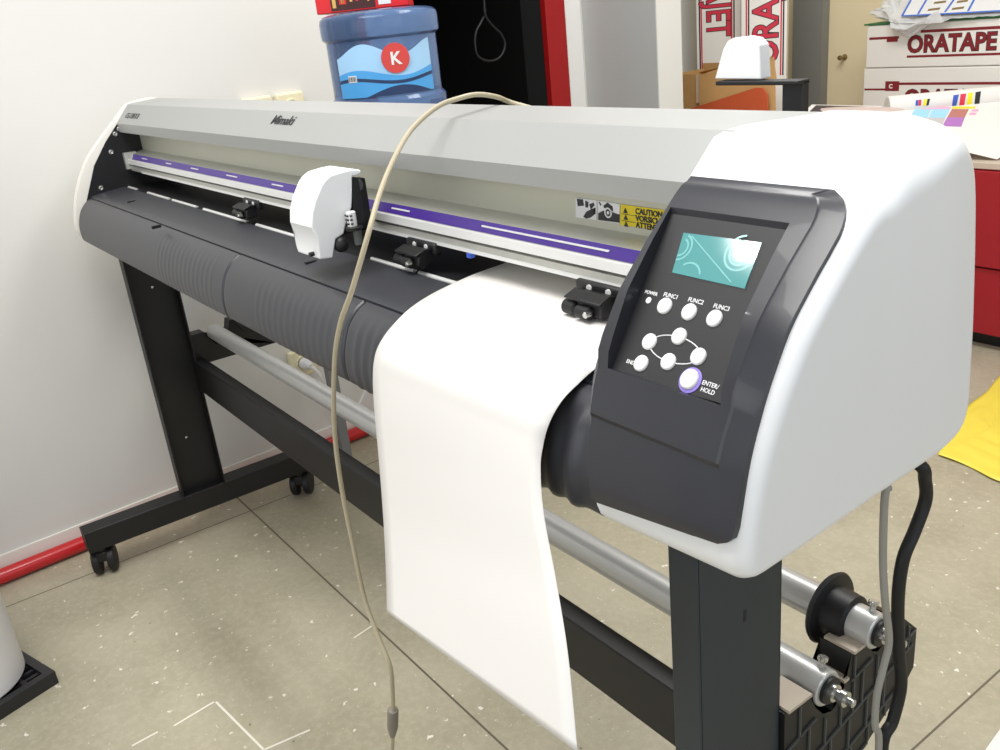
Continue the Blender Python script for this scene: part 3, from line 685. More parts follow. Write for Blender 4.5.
# ================================================================== cords
cp = [Vector((-.84, .80, .95)), Vector((-.855, .755, 1.02)), Vector((-.870, .722, 1.075)), at(511, 102.5, y=.69), at(497, 97, y=.66), at(478, 94.5, y=.63), at(460, 98, y=.60), at(437, 107, y=.57), at(412, 129, y=.53), at(395, 157, y=.49), at(380, 193, y=.45), at(368, 235, y=.415), at(352, 290, y=.395), at(340, 325, y=.388), at(334.5, 365, y=.384), at(334.5, 430, y=.382), at(342, 490, y=.382), at(354, 550, y=.382), at(365, 600, y=.382), at(378, 636, y=.382), at(390, 666, y=.382), at(392.5, 690, y=.382), at(393, 712, y=.382), at(392.5, 740, y=.382), at(392, 760, y=.38), at(391, 800, y=.375)]
end = cp[-1]; cp += [Vector((end.x - .01, end.y, .05)), Vector((end.x - .02, end.y - .03, .006)), Vector((end.x - .05, end.y - .12, .0045))]
uc = thing('data_cable', (end.x, end.y, 0), 'thin beige cable draped over the silver hood and hanging to the floor', 'cable')
build('cable', tube(cp, .0029, 10, 6), 'cord', uc)
f0 = at(393, 709, y=.382); f1 = at(392.5, 736, y=.382); dd = (f1 - f0)
bm = NB(); add_lathe(bm, f0, dd, [(0, .0042), (.001, .0065), (.004, .0075), (dd.length * .62, .0075), (dd.length * .8, .006), (dd.length, .0038)], 16); build('ferrite_bead', bm, 'ferrite', uc, label='grey ferrite bead')
PX_ = -.36
pc = [(-.385, .66, .8185), at(921, 466, x=PX_), at(925, 480, x=PX_), at(925.5, 500, x=PX_), at(915, 530, x=PX_), at(903, 560, x=PX_), at(898, 600, x=PX_), at(899, 650, x=PX_), at(901, 685, x=PX_), at(893, 720, x=PX_), at(882, 755, x=PX_)]
e = Vector(pc[-1]); pc += [e + Vector((-.01, .05, -.2)), Vector((e.x - .01, e.y + .14, .04)), Vector((e.x + .05, e.y + .26, .006)), Vector((e.x + .1, e.y + .45, .006))]
o = build('power_cable', tube(pc, .0056, 12, 6), 'rub', None); tag(o, 'thick black power cable hanging below the right end of the cutter', 'cable')
gc = [Vector((-.352, .602, .8195)), at(886, 490, x=-.352), at(884, 510, x=-.352), at(883, 560, x=-.352), at(885, 600, x=-.352), at(889, 640, x=-.352), at(884, 665, x=-.352), at(877, 695, x=-.352), at(875, 725, x=-.352), at(878, 760, x=-.352)]
e = Vector(gc[-1]); gc += [e + Vector((.0, -.01, -.25)), Vector((e.x, e.y - .03, .05)), Vector((e.x + .03, e.y - .035, .012)), Vector((e.x + .08, e.y - .05, .006)), Vector((e.x + .2, e.y - .08, .006))]
o = build('data_cable', tube(gc, .0032, 10, 6), 'gcord', None); tag(o, 'thin grey cable hanging beside the thick black one at the right end of the cutter', 'cable')

# ================================================================== along the left wall
def wp(s, z, d=0): return W @ Vector((d, s, z))
o = build('pipe', cyl(wp(-2.2, .022, .030), wp(1.35, .022, .030), .0195, 20), 'redpipe', None); tag(o, 'red painted pipe lying along the foot of the white wall', 'pipe')
# white roll on a black tray
tr = thing('tray', (-2.0, -.05, 0), 'black slotted plastic tray on the floor at the lower left', 'tray')
c0 = at(55, 671, z=.03); c1 = at(24, 652, z=.03); c2 = at(0, 717, z=.03)
da = Vector((c1.x - c0.x, c1.y - c0.y, 0)).normalized(); db0 = Vector((c2.x - c0.x, c2.y - c0.y, 0)).normalized(); db = Vector((da.y, -da.x, 0)); db = db if db.dot(db0) > 0 else -db
TM = Matrix((da, db, Vector((0, 0, 1)))).transposed().to_4x4(); TM.translation = Vector((c0.x, c0.y, 0))
S = .34
def tbox(lo, hi): 
    bm = NB(); add_box(bm, lo, hi, mtx=TM); return bm
bm = NB()
for lo, hi in (((0, 0, 0), (S, .018, .03)), ((0, S - .018, 0), (S, S, .03)), ((0, .018, 0), (.018, S - .018, .03)), ((S - .018, .018, 0), (S, S - .018, .03))): add_box(bm, lo, hi, mtx=TM)
for r in range(2):
    add_box(bm, (.018, .018 + .1 * r + .03, .008), (S - .018, .018 + .1 * r + .04, .026), mtx=TM)
for i in range(13): 
    t = .035 + i * .022; add_box(bm, (t, .018, .008), (t + .008, S - .018, .0225), mtx=TM)
add_box(bm, (.018, .018, .001), (S - .018, S - .018, .004), mtx=TM)
build('tray_frame', bm, 'traym', tr, smooth=False)
e0 = at(28, 679, z=.03)
RC = Vector((-1.94, -.09, .0305)); rr = .115
bm = NB(); add_lathe(bm, RC, (0, 0, 1), [(0, rr - .002), (.003, rr), (.997, rr), (1.0, rr - .002), (1.0, .04), (.98, .038), (.02, .038), (0, .04)], 56); o = build('vinyl_roll', bm, 'rollw', None)
tag(o, 'white roll standing upright on the black tray', 'roll')
# sockets on the wall
def socket(s, z, name, label, group=None, n=1):
    t = thing(name, wp(s, z - .045, .001), label, 'socket', group)
    bm = NB(); add_box(bm, (.001, s - .042 * n, z - .042), (.022, s + .042 * n, z + .042), mtx=W); build('socket_box', bm, 'cream', t, bevel=.006, seg=3)
    for k in range(n):
        yy = s + (k - (n - 1) / 2) * .08
        bm = NB(); add_lathe(bm, wp(yy, z, .022), WN, [(0, .026), (.004, .025), (.004, .021), (-.006, .020)], 24); build('socket_face', bm, 'cream', t)
    return t
so1 = socket(.92, .30, 'wall_socket', 'cream wall socket with a plug, low on the wall behind the cutter legs')
# plug and white leads
q0 = wp(.92, .30, .03)
pl_ = thing('plug', q0, 'white plug in the low cream socket with white leads hanging', 'plug')
bm = NB(); add_lathe(bm, wp(.92, .30, .0265), WN, [(0, .019), (.02, .018), (.03, .011), (.045, .008)], 20); build('plug_body', bm, 'ink', pl_)
build('lead', tube([wp(.92, .30, .07), wp(.93, .27, .10), wp(.94, .19, .09), wp(.97, .13, .07), wp(1.05, .12, .06), wp(1.12, .22, .05), wp(1.15, .40, .04)], .0045, 8), 'ink', pl_)
for s, lab in ((.948, 'left of the two cream sockets on the wall above the silver hood'), (1.045, 'right of the two cream sockets on the wall above the silver hood')):
    socket(s - .015, 1.020, 'wall_socket', lab, 'sockets above the hood')
bm = tube([wp(1.02, .42, .05), wp(1.04, .38, .05), wp(1.06, .33, .05), wp(1.09, .28, .05)], .0045, 8)
# black cable loop hanging in the doorway
LX = -2.62
lp = [Vector((LX, 1.93, 2.3)), at(481, -60, x=LX), at(482, -20, x=LX), at(484, 0, x=LX), at(485, 14, x=LX), at(491, 24, x=LX), at(501, 34, x=LX), at(505, 45, x=LX), at(500, 57, x=LX), at(489, 61, x=LX), at(478, 56, x=LX), at(475, 44, x=LX), at(476, 32, x=LX), at(481, 22, x=LX), at(485, 13, x=LX - .01), at(484, 0, x=LX - .012), at(482.5, -30, x=LX - .012)]
o = build('hanging_cable', tube(lp, .0042, 8, 6), 'blackp', None); tag(o, 'black cable loop hanging in the dark doorway', 'cable')

# ================================================================== table with water bottle
tb = thing('side_table', (-2.1, 1.2, 0), 'grey table behind the cutter under the blue water bottle', 'table')
TZ = .80
build('table_top', box((-2.27, .935, TZ - .03), (-1.62, 1.42, TZ)), 'tab', tb, bevel=.003)
for (x, y) in ((-2.26, .945), (-1.655, .945), (-2.26, 1.385), (-1.655, 1.385)):
    build('table_leg', box((x, y, 0), (x + .028, y + .028, TZ - .03)), 'tab', tb, bevel=.002)
BC = at(384, 60, y=1.085); bx, by = BC.x, BC.y
wb = thing('water_bottle', (bx, by, TZ), 'big blue water bottle with a blue wave label behind the cutter', 'water bottle')
zt = at(384, 14, y=1.085 - .08).z + .028
r0 = .133; H = zt - TZ
bm = NB(); add_lathe(bm, (bx, by, TZ + .001), (0, 0, 1), [(0, r0 * .9), (.008, r0 * .98), (.03, r0), (.09, r0), (.10, r0 * .95), (H - .235, r0 * .93), (H - .225, r0 * 1.0), (H - .205, r0 * 1.0), (H - .196, r0 * .935), (H - .076, r0 * .935), (H - .070, r0 * .99), (H - .062, r0 * 1.0), (H - .036, r0 * 1.0), (H - .028, r0 * .985), (H - .022, r0 * .93), (H - .018, r0 * .82), (H - .016, r0 * .68), (H - .0155, r0 * .35), (H - .015, .03)], 48)
bt = build('bottle_body', bm, 'bottle', wb, angle=40)
# curved label and its print
vd = Vector((bx, by, 0)) - Vector((0, 0, 0)); a0 = math.atan2(-by, -bx)      # towards the viewer side of the bottle
def lab(a, z, off=0): return Vector((bx + math.cos(a) * (r0 * .937 + off), by + math.sin(a) * (r0 * .937 + off), z))
zl1 = TZ + H - .078; zl0 = TZ + H - .192
def band(f_lo, f_hi, m, off, name, par, aa=-.95, ab=.95, n=40):
    bm = NB(); rows = []
    for i in range(n + 1):
        t = i / n; a = a0 + aa + (ab - aa) * t
        rows.append((bm.verts.new(lab(a, zl0 + (zl1 - zl0) * f_lo(t), off)), bm.verts.new(lab(a, zl0 + (zl1 - zl0) * f_hi(t), off))))
    for p, q in zip(rows[:-1], rows[1:]): bm.faces.new((p[0], q[0], q[1], p[1]))
    return build(name, bm, m, par)
sn = math.sin
lb_ = band(lambda t: 0, lambda t: .84 + .12 * sn(t * 9 - 1.2), 'lblue', .0006, 'label', bt)
band(lambda t: .0, lambda t: .42 + .08 * sn(t * 7), 'lblue2', .0010, 'label_wave', lb_)
band(lambda t: .25 + .05 * sn(t * 7 + .3), lambda t: .31 + .05 * sn(t * 7 + .3), 'navy', .0014, 'label_wave', lb_)
band(lambda t: 0, lambda t: clamp(.05 + .12 * sn(t * 6 - 2.2), .001, 1), 'navy', .0014, 'label_wave', lb_)
kc = at(399, 58, y=by); ka = a0 + .20
kd = Vector((math.cos(ka), math.sin(ka), 0)); kx = Vector((-kd.y, kd.x, 0)); zk = zl0 + (zl1 - zl0) * .66
kx = kx if kx.dot(RM @ Vector((1, 0, 0))) > 0 else -kx
bm = NB(); add_lathe(bm, lab(ka, zk, -.002), kd, [(0, .031), (.0045, .031)], 32); emb = build('emblem', bm, 'lred', lb_, smooth=False, label='round red emblem with a white K')
letter('K', .036, lab(ka, zk - .0125, .0032) - kx * .012, kx, (0, 0, 1), 'ink', emb, bold=.001)
ba = a0 - .62; bd = Vector((math.cos(ba), math.sin(ba), 0)); bxv = Vector((-bd.y, bd.x, 0))
bm = NB(); q = lab(ba, zl0 + .04, .0016); add_prism(bm, [q - bxv * .011 - Vector((0, 0, .007)), q + bxv * .011 - Vector((0, 0, .007)), q + bxv * .011 + Vector((0, 0, .007)), q - bxv * .011 + Vector((0, 0, .007))], -bd * .003, bd * .0005); bc = build('barcode', bm, 'ink', lb_, smooth=False)
for i in range(9):
    qq = q + bxv * (-.009 + .00225 * i) + bd * .0006; w = .0004 + .0004 * (i % 3 == 0)
    bm = NB(); add_prism(bm, [qq - bxv * w - Vector((0, 0, .005)), qq + bxv * w - Vector((0, 0, .005)), qq + bxv * w + Vector((0, 0, .005)), qq - bxv * w + Vector((0, 0, .005))], (0, 0, 0), bd * .0003); build('bar', bm, 'dink', bc, smooth=False)
# red box lying on the bottle
rbz = TZ + H - .0125
A = at(317, 14, y=.985); A.z = rbz; dx = RM @ Vector((1, 0, 0)); dx.z = 0; Lx = .21; dx.normalize(); dy = Vector((-dx.y, dx.x, 0))
BM_ = Matrix((dx, dy, Vector((0, 0, 1)))).transposed().to_4x4(); BM_.translation = Vector((A.x, A.y, rbz))
rb = thing('packet_box', (A.x, A.y, rbz), 'red and dark brown box lying on top of the blue water bottle', 'box')
bm = NB(); add_box(bm, (0, 0, 0), (Lx, .12, .06), mtx=BM_); rbx = build('carton', bm, 'redbox', rb, bevel=.002)
bm = NB(); add_box(bm, (.034, -.0008, .004), (.135, .0, .058), mtx=BM_); prt = build('carton_print', bm, 'choc', rbx, smooth=False)
for (x0, x1, z0, z1, m) in ((.038, .046, .010, .040, 'gold'), (.054, .070, .016, .050, 'redbox'), (.058, .066, .018, .030, 'gold'), (.078, .084, .02, .045, 'gold'), (.092, .097, .02, .05, 'crimson'), (.118, .122, .018, .04, 'gold')):
    bm = NB(); add_box(bm, (x0, -.0014, z0), (x1, -.0007, z1), mtx=BM_); build('carton_print', bm, m, rbx, smooth=False)
bm = NB(); add_box(bm, (.142, -.0012, .008), (.170, -.0004, .03), mtx=BM_); build('carton_print', bm, 'ink', rbx, smooth=False)

# ================================================================== far corner
def carton(name, lo, hi, label, cat, m='cbox', group=None):
    t = thing(name, ((lo[0] + hi[0]) / 2, (lo[1] + hi[1]) / 2, lo[2]), label, cat, group)
    b = build('carton', box(lo, hi), m, t, bevel=.004)
    return t, b
OY = 2.95
# two upright cartons; vertical lettering
def upright(x0, y0, w, label, flip):
    t = thing('roll_carton', (x0, y0, 0), label, 'carton', 'upright roll cartons')
    b = build('carton', box((x0, y0, 0), (x0 + w, y0 + .165, 1.52)), 'cbox', t, bevel=.003)
    for fx, m in ((.06, 'dink'), (.10, 'crimson'), (.78, 'crimson'), (.83, 'dink')) if not flip else ((.10, 'crimson'), (.15, 'dink'), (.86, 'crimson'), (.91, 'dink')):
        build('carton_stripe', box((x0 + w * fx, y0 - .0006, .5 if not flip else .875), (x0 + w * fx + .0055, y0, 1.5)), m, b, smooth=False)
    return t, b
b1, c1_ = upright(-2.672, OY, .174, 'left of the two upright roll cartons, its red lettering reading downwards', False)
b2, c2_ = upright(-2.471, OY + .03, .169, 'right of the two upright roll cartons, its red lettering reading upwards', True)
def big_text(s, size, org, xd, yd, n, par, m='crimson', dm='dink', b=.012, sx=1):
    n = Vector(n)
    letter(s, size, Vector(org) + n * .0004, xd, yd, dm, par, bold=size * (b + .028), sx=sx, th=.0006)
    letter(s, size, Vector(org) + n * .0012, xd, yd, m, par, bold=size * b, sx=sx, th=.0006)
# reading downwards: last letter T lowest, tops of the letters to the right
ze = at(710, 57, y=OY).z
big_text('ORAJET', .130, (-2.672 + .174 * .25, OY, ze + .395), (0, 0, -1), (1, 0, 0), (0, -1, 0), c1_, sx=.72)
zo = at(775, 66, y=OY + .05).z
big_text('ORAJET', .132, (-2.471 + .169 * .80, OY + .03, zo), (0, 0, 1), (-1, 0, 0), (0, -1, 0), c2_, sx=.86)
b1.rotation_euler.z = math.radians(35); b2.rotation_euler.z = math.radians(35)
# open cardboard box
BX0, BX1, BY0, BY1, BZ = -2.52, -2.19, 2.62, 2.82, .93
t = thing('cardboard_box', ((BX0 + BX1) / 2, (BY0 + BY1) / 2, 0), 'open brown cardboard box in front of the upright cartons', 'box')
bm = NB(); w = .006
add_box(bm, (BX0, BY0, 0), (BX1, BY0 + w, BZ)); add_box(bm, (BX0, BY1 - w, 0), (BX1, BY1, BZ + .02)); add_box(bm, (BX0, BY0 + w, 0), (BX0 + w, BY1 - w, BZ)); add_box(bm, (BX1 - w, BY0 + w, 0), (BX1, BY1 - w, BZ)); add_box(bm, (BX0 + w, BY0 + w, 0), (BX1 - w, BY1 - w, w))
cb = build('box_body', bm, 'card', t, smooth=False)
p = at(697, 75, y=BY0)
bm = NB(); q = [at(700, 72, y=BY0 - .004), at(706, 76, y=BY0 - .004), at(748, 62, y=BY0 - .004), at(775, 60, y=BY0 - .004), at(776, 112, y=BY0 - .004), at(700, 112, y=BY0 - .004)]
add_prism(bm, q, (0, 0, 0), (0, -.005, 0)); build('box_flap', bm, 'card', t, smooth=False)
q = [at(696.5, 75, y=BY0 - .001), at(700, 75, y=BY0 - .001), at(701, 103, y=BY0 - .001), at(697, 103, y=BY0 - .001)]
bm = NB(); add_prism(bm, q, (0, 0, 0), (0, -.004, 0)); build('box_edge', bm, 'cardedge', t, smooth=False, label='torn pale edge')
q = [at(757, 60, y=BY1 - .03), at(773, 57, y=BY1 - .03), at(776, 80, y=BY1 - .03), at(757, 80, y=BY1 - .03)]
bm = NB(); add_prism(bm, q, (0, 0, 0), (0, .005, 0)); build('box_flap', bm, 'card', t, smooth=False)
# terracotta panel leaning on it
zt_ = BY0 - .02
q = [at(690, 109, y=zt_), at(732, 96, y=zt_), at(757, 87.5, y=zt_), at(764, 88, y=zt_), at(768, 94, y=zt_), at(769, 109, y=zt_)]
lowx = (q[0].x, q[-1].x)
q = [Vector((q[0].x, zt_, 0)), q[0]] + q[1:-1] + [q[-1], Vector((q[-1].x, zt_, 0))]
bm = NB(); add_prism(bm, q, (0, 0, 0), (0, -.006, 0)); o = build('terracotta_board', bm, 'terr', None, bevel=.001); tag(o, 'terracotta orange plastic board standing against the brown cardboard box', 'board')
# red cabinet
CZ = .617
rcab = thing('red_cabinet', (-1.2, 3.1, 0), 'red cabinet with a pale top edge at the right edge', 'cabinet')
build('cabinet_body', box((-2.15, 2.925, .05), (-.2, 3.55, CZ - .02)), 'redcab', rcab, bevel=.003)
build('cabinet_top', box((-2.16, 2.915, CZ - .02), (-.19, 3.56, CZ)), 'edge', rcab, bevel=.002)
build('plinth', box((-2.1, 2.97, 0), (-.25, 3.5, .05)), 'black', rcab, smooth=False)
zsplit = at(990, 268, y=2.92).z
build('drawer_front', box((-2.14, 2.905, zsplit + .004), (-.21, 2.926, CZ - .024)), 'redcab', rcab, bevel=.002)
build('lower_door', box((-2.14, 2.915, .056), (-.21, 2.926, zsplit - .004)), 'redcab', rcab, bevel=.002)
# cartons on the cabinet
TY = 3.40; d2, d1 = at(866, 68.5, y=TY).z, at(866, 26, y=TY).z
xL1 = at(866, 50, y=TY).x; xL2 = at(863, 90, y=TY).x
ta, ca = carton('tape_carton', (xL1, TY, d2 + .001), (xL1 + 1.1, TY + .16, d1), 'upper white carton with dark red lettering under the plastic bag', 'carton', group='stacked white cartons')
tb_, cb_ = carton('tape_carton', (xL2, TY, CZ + .001), (xL2 + 1.1, TY + .165, d2 - .001), 'lower white carton with dark red lettering on the red cabinet', 'carton', group='stacked white cartons')
def cp_(u, v): return at(u, v, y=TY)
def strip(par, a, b, h, m='maroon', x_end=None):
    A = cp_(*a); B = cp_(*b); xe = B.x if x_end is None else x_end
    build('carton_stripe', box((A.x, TY - .0008, A.z - h), (xe, TY, A.z)), m, par, smooth=False)
for par, dv in ((ca, 0), (cb_, 0)):
    if par is ca:
        xe = xL1 + 1.09
        strip(par, (921, 30), (1000, 28), .010, x_end=xe); strip(par, (907, 55.5), (1000, 55), .008, x_end=xe); strip(par, (869.5, 37.5), (899, 37), .009)
        o = cp_(907, 52.3); big_text('ORATAPE', .083, (o.x, TY, o.z), (1, 0, 0), (0, 0, 1), (0, -1, 0), par, 'maroon', 'dink', .022, .92)
        p = cp_(893, 38.5); build('carton_mark', box((p.x - .025, TY - .0012, p.z - .012), (p.x + .02, TY, p.z + .006)), 'maroon', par, smooth=False)
    else:
        xe = xL2 + 1.09
        strip(par, (899, 82.5), (1000, 81), .009, x_end=xe); strip(par, (864.5, 88.5), (897, 87), .007)
        o = cp_(904, 102); big_text('ORATAPE', .083, (o.x, TY, o.z - .012), (1, 0, 0), (0, 0, 1), (0, -1, 0), par, 'maroon', 'dink', .022, .92)
        p = cp_(892, 85); mk = build('carton_mark', box((p.x - .028, TY - .0012, p.z - .022), (p.x + .03, TY, p.z + .014)), 'maroon', par, smooth=False)
        letter('C', .022, (p.x - .012, TY - .0018, p.z - .012), (1, 0, 0), (0, 0, 1), 'cbox', mk, bold=.001)
# green card, bag, printed sheet on top
gz = d1 + .001
o = build('green_card', box((xL1 - .012, TY - .003, gz), (xL1 + 1.08, TY + .15, gz + .006)), 'green', None, bevel=.001); tag(o, 'green card lying on the upper carton under the plastic bag', 'card')
# printed sheet with blue frame
s0 = [at(903, 16, y=TY - .01), at(1003, 9, y=TY - .01)]
A = s0[0] + Vector((0, 0, .014)); nrm = Vector((.05, -.55, .83)).normalized()
zz = max(A.z, gz + .085)
def sp_(u, v, off=0): return on(u, v, A + nrm * off, nrm)
bm = NB(); bmesh.ops.create_icosphere(bm, subdivisions=5, radius=1)
from mathutils import noise as NZ
bcx = cp_(915, 20)
for v in bm.verts:
    p = v.co.copy(); k = 1 + .34 * NZ.noise(p * 2.1 + Vector((3, 1, 2))) + .16 * NZ.noise(p * 5.5) + .05 * NZ.noise(p * 13)
    q = Vector((p.x * .17, p.y * .08, p.z * .052)) * k
    if q.x > .0: q.x *= 2.0; q.z *= .65
    q.z -= .055 * math.exp(-((q.x + .0) / .10) ** 2) * (1 if q.y < 0 else .0) * clamp(-q.y / .05, 0, 1)
    z = gz + .052 + q.z; y = TY + .035 + q.y
    if y > TY - .016: z = max(z, gz + .012)
    else: y = min(y, TY - .012)
    x = bcx.x + q.x
    zp = A.z - ((x - A.x) * nrm.x + (y - A.y) * nrm.y) / nrm.z - .010
    if x > A.x - .05 and y > TY - .05: z = min(z, zp)
    v.co = Vector((x, y, z))
o = build('plastic_bag', bm, 'bag', None, angle=50); tag(o, 'crumpled clear plastic bag on the upper carton', 'plastic bag')
SQ = [sp_(901, 16.5), sp_(1015, 10.5), sp_(1030, -40), sp_(932, -40)]
bm = NB(); add_prism(bm, SQ, (0, 0, 0), nrm * .0012); t = build('printed_sheet', bm, 'ink', None, smooth=False); tag(t, 'white printed sheet with blue border lying on the plastic bag', 'printed sheet')
def stripe(par, a, b, w, m, fn, off=.0016, name='print_line'):
    A = fn(*a, off); B = fn(*b, off); n = nrm if fn is sp_ else SHN; s = (B - A).cross(n).normalized() * w
    bm = NB(); add_prism(bm, [A - s, B - s, B + s, A + s], (0, 0, 0), n * .0003); build(name, bm, m, par, smooth=False)
for a, b in (((902, 16), (1014, 10)), ((902, 16), (932, -38)), ((918, 14), (944, -30)), ((968, 11), (990, -30)), ((945, 12), (955, -2))): stripe(t, a, b, .004, 'blue', sp_)
for a, b in (((928, 10), (940, 8.5)), ((934, 3), (946, 1.5)), ((952, 9), (964, 7.5)), ((957, 2), (968, .5))): stripe(t, a, b, .006, 'brass', sp_)
# test print: roll and draping sheet
RA = at(886, 106, y=3.20); RB = at(1000, 93, y=3.20) ; RB = RB + (RB - RA) * .6
RAz = .768
RA = at(887, 107, z=RAz); RB = at(1000, 96.5, z=RAz)
rd = (RB - RA); RB2 = RA + rd * 1.2
tp = thing('test_print', (RA.x, RA.y, CZ), 'partly unrolled white print with colour patches on the red cabinet', 'printed roll')
rrad = .036
_sz = RAz - .037; build_sup = (min(RA.y, RB2.y) + .03, _sz)
build('print_roll', cyl(RA, RB2, rrad, 28, .003), 'paper', tp)
BR = at(997, 159.5, z=CZ + .004); BLq = at(868, 124, z=CZ + .02); TR = RB2
# the sheet: a plane from the front of the roll down to the cabinet edge
side = rd.normalized(); dn = (BR - RA); 
SHN = side.cross((BR - (RA + side * (BR - RA).dot(side)))).normalized()
SHN = SHN if SHN.z > 0 else -SHN
off0 = RA + SHN * 0
def sh(u, v, off=0): return on(u, v, BR + SHN * off, SHN)
SQ = [sh(883, 111), sh(1040, 98), sh(1040, 130), BR, sh(972, 153.5), sh(872, 127)]
bm = NB(); add_prism(bm, SQ, (0, 0, 0), SHN * .0008); shp = build('print_sheet', bm, 'paper', tp, smooth=False)
def patch(par, q, m, off=.0012, fn=sh, n=None):
    n = n or SHN; bm = NB(); add_prism(bm, [fn(*p, off) for p in q], (0, 0, 0), n * .0004); build('colour_patch', bm, m, par, smooth=False)
def cq(x, y): return (870 + x * .16, 80 + y * .16)
for q, m in (([(283, 168), (388, 168), (384, 182), (278, 182)], 'pinkp'), ([(390, 168), (508, 168), (502, 182), (384, 182)], 'pinkp'), ([(280, 182), (382, 182), (360, 236), (248, 236)], 'cyan'), ([(390, 182), (500, 182), (472, 236), (366, 236)], 'cyan'),
    ([(248, 236), (360, 236), (340, 276), (228, 266)], 'greyp'), ([(366, 236), (472, 236), (448, 290), (340, 276)], 'greyp'), ([(512, 182), (618, 182), (592, 234), (482, 234)], 'brownp'), ([(482, 234), (592, 234), (570, 292), (452, 288)], 'purpp'),
    ([(515, 166), (660, 166), (655, 178), (512, 180)], 'py'), ([(640, 184), (682, 184), (676, 196), (632, 196)], 'pinkp'), ([(625, 204), (668, 204), (660, 218), (618, 218)], 'pinkp')):
    patch(shp, [cq(*p) for p in q], m)
RF = RA + SHN * 0
def rollp(u, v, off=0):
    # front of the roll seen from the room
    d = ray(u, v); ax = side; oc = CAM - RA; dp = d - ax * d.dot(ax); op = oc - ax * oc.dot(ax); R_ = rrad + off
    a = dp.dot(dp); b = 2 * dp.dot(op); c = op.dot(op) - R_ * R_; disc = max(b * b - 4 * a * c, 0); return CAM + d * ((-b - math.sqrt(disc)) / (2 * a))
for q, m in (([(287, 126), (303, 124), (300, 160), (284, 160)], 'pb'), ([(304, 124), (322, 122), (318, 160), (302, 160)], 'pr'), ([(338, 119), (358, 118), (350, 160), (330, 160)], 'py'), ([(360, 118), (376, 117), (366, 158), (352, 160)], 'pk'),
    ([(522, 95), (556, 90), (540, 160), (512, 162)], 'pb'), ([(566, 88), (602, 84), (588, 160), (558, 160)], 'pr'), ([(614, 80), (644, 78), (634, 160), (604, 160)], 'py'), ([(660, 76), (694, 70), (682, 158), (652, 160)], 'pk')):
    n = 4; bm = NB(); g = []
    for i in range(n + 1):
        t = i / n; l = (q[0][0] + (q[3][0] - q[0][0]) * t, q[0][1] + (q[3][1] - q[0][1]) * t); r = (q[1][0] + (q[2][0] - q[1][0]) * t, q[1][1] + (q[2][1] - q[1][1]) * t)
        g.append((bm.verts.new(rollp(*cq(*l), .0012)), bm.verts.new(rollp(*cq(*r), .0012))))
    for a, b in zip(g[:-1], g[1:]): bm.faces.new((a[0], a[1], b[1], b[0]))
    build('colour_patch', bm, m, tp, smooth=False)
# dark photo print on a pile of paper
pz = .812
PX = [at(797, 118, z=pz), at(812, 104.5, z=pz), at(882, 106, z=pz), at(870, 124, z=pz)]
pt = thing('photo_print', PX[0], 'dark glossy photo print beside the colour patches, behind the white end cover', 'photo print')
bm = NB(); add_prism(bm, PX, (0, 0, -.001), (0, 0, 0)); build('print_paper', bm, 'paper', pt, smooth=False)
q = [at(804, 117, z=pz), at(816, 105.3, z=pz), at(880, 106.8, z=pz), at(868, 123, z=pz)]
bm = NB(); add_prism(bm, q, (0, 0, .0), (0, 0, .0006)); build('photo', bm, 'photo', pt, smooth=False)
bm = NB(); c = at(856, 110.5, z=pz + .0008); add_prism(bm, [c + Vector((math.cos(a) * .13 * (1 + .2 * sn(3 * a)), math.sin(a) * .09, 0)) for a in [i * math.pi / 12 for i in range(24)]], (0, 0, 0), (0, 0, .0004)); build('photo_shape', bm, 'skin', pt, smooth=False)
lo = Vector((min(p.x for p in PX) + .02, min(p.y for p in PX) + .01, 0)); hi = Vector((max(p.x for p in PX) - .1, max(p.y for p in PX) - .01, 0))
cst = thing('floor_carton', (PX[0].x, PX[0].y, 0), 'tall pale carton under the dark photo print', 'carton')
bm = NB(); add_prism(bm, [Vector((p.x, p.y, 0)) for p in PX], (0, 0, .0), (0, 0, pz - .0015)); build('carton', bm, 'cbox', cst, smooth=False)
# latch on the beige wall
p = at(845, 57, y=3.6); bm = NB(); add_lathe(bm, (p.x, 3.6, p.z), (0, -1, 0), [(-.001, .012), (.004, .012), (.006, .006), (.03, .006), (.03, .010), (.04, .010)], 14); o = build('door_knob', bm, 'brass', None); tag(o, 'small brass knob on the beige wall', 'knob')

# yellow film on the floor
yp = [(-1.135, 2.125), (-1.02, 2.10), (-.90, 2.115), (-.7, 2.2), (-.55, 2.5), (-.75, 2.8), (-1.05, 2.78), (-1.19, 2.74), (-1.255, 2.62), (-1.21, 2.42)]
y0_ = [at(938, 455, z=.004), at(968, 466, z=.004), at(1005, 483, z=.004), at(1060, 480, z=.004), at(1060, 400, z=.004), at(1010, 372, z=.004), at(985, 393, z=.004), at(966, 408, z=.004), at(948, 432, z=.004)]
bm = NB(); c = sum(y0_, Vector()) / len(y0_); n = len(y0_)
ringsN = 12; rings = []
P = smooth_path(y0_ + [y0_[0]], 6)[:-1]
for k in range(ringsN + 1):
    rings.append([bm.verts.new(Vector((c.x + (p.x - c.x) * k / ringsN, c.y + (p.y - c.y) * k / ringsN, .003 + .009 * abs(NZ.noise(Vector((p.x * 7 * k / ringsN, p.y * 5, k * .35)))) + .0))) for p in P] if k else None)
cv = bm.verts.new((c.x, c.y, .008)); m_ = len(P)
for i in range(m_): bm.faces.new((cv, rings[1][i], rings[1][(i + 1) % m_]))
for k in range(1, ringsN):
    for i in range(m_): bm.faces.new((rings[k][i], rings[k + 1][i], rings[k + 1][(i + 1) % m_], rings[k][(i + 1) % m_]))
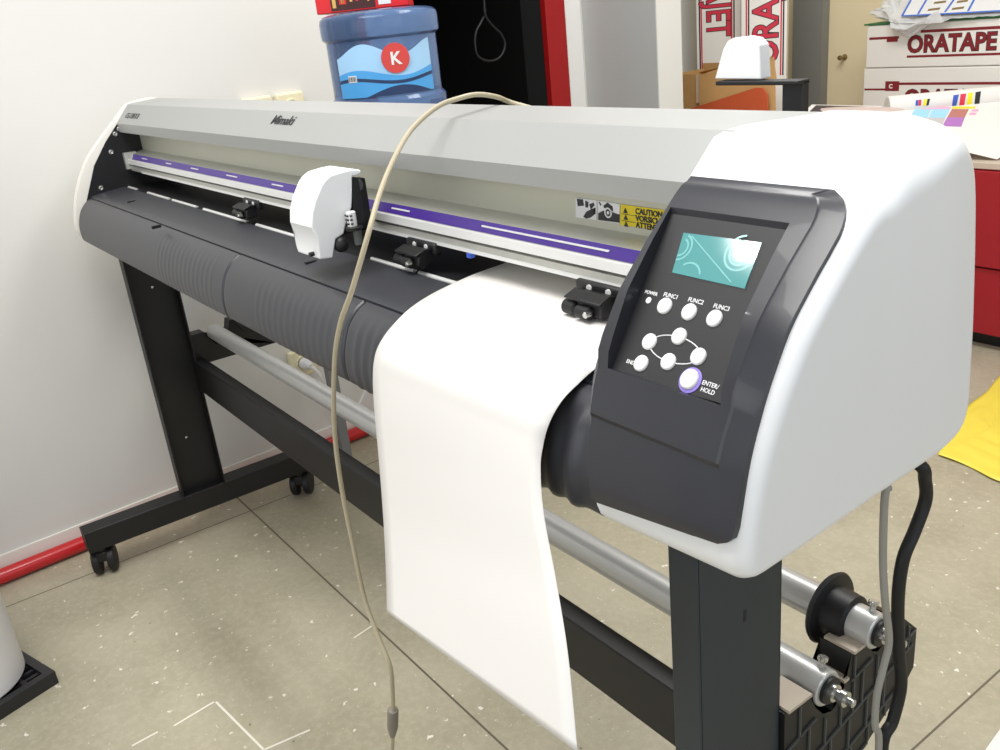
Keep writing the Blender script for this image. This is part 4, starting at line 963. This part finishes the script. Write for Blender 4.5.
o = build('yellow_film', bm, 'yelsheet', None, angle=80); s_ = o.modifiers.new('thickness', 'SOLIDIFY'); s_.thickness = .0006; s_.offset = 1
tag(o, 'yellow vinyl film lying on the floor at the right edge', 'vinyl sheet')
# pale sheet at the lower right
q = [at(984, 752, z=.001), at(1001, 728, z=.001), at(1050, 740, z=.001), at(1040, 800, z=.001)]
bm = NB(); add_prism(bm, q, (0, 0, 0), (0, 0, .0008)); o = build('paper_sheet', bm, 'paper', None, smooth=False); tag(o, 'corner of a pale sheet on the floor at the lower right corner', 'paper')

# ================================================================== light
def area(name, loc, tgt, sx, sy, power, col=(1, 1, 1)):
    l = bpy.data.lights.new(name, 'AREA'); l.shape = 'RECTANGLE'; l.size = sx; l.size_y = sy; l.energy = power; l.color = col
    o = bpy.data.objects.new(name, l); COL.objects.link(o); o.location = loc
    o.rotation_euler = (Vector(tgt) - Vector(loc)).to_track_quat('-Z', 'Y').to_euler(); return o
area('ceiling_lamp', (-1.97, -.60, 2.7), (-1.97, -.60, 0), .13, .10, 3, (1, .985, .95))
area('ceiling_lamp', (-.9, .0, 2.7), (-1.0, .2, 0), 1.3, 1.0, 46, (1, .985, .95))
area('ceiling_lamp', (-1.2, 1.9, 2.7), (-1.2, 1.9, 0), 1.6, .6, 44, (1, .985, .95))
area('fill_light', (-.3, -2.4, 1.6), (-1.4, .6, .6), 2.6, 1.7, 25, (.96, .98, 1))  # unseen soft light from behind the camera, strengthened to brighten wall and roll
area('fill_light', (2.1, .8, 1.7), (-1.2, .6, .9), 2.6, 1.5, 17, (.84, .92, 1))  # unseen bluish fill from the right, added to lift the end cover's side
w = bpy.data.worlds.new('world'); SC.world = w; w.use_nodes = True
w.node_tree.nodes['Background'].inputs[0].default_value = (.93, .96, 1, 1); w.node_tree.nodes['Background'].inputs[1].default_value = .46
vs = SC.view_settings; vs.view_transform = 'Standard'; vs.look = 'None'; vs.gamma = 1; vs.use_curve_mapping = False; vs.exposure = 0
SC.display_settings.display_device = 'sRGB'
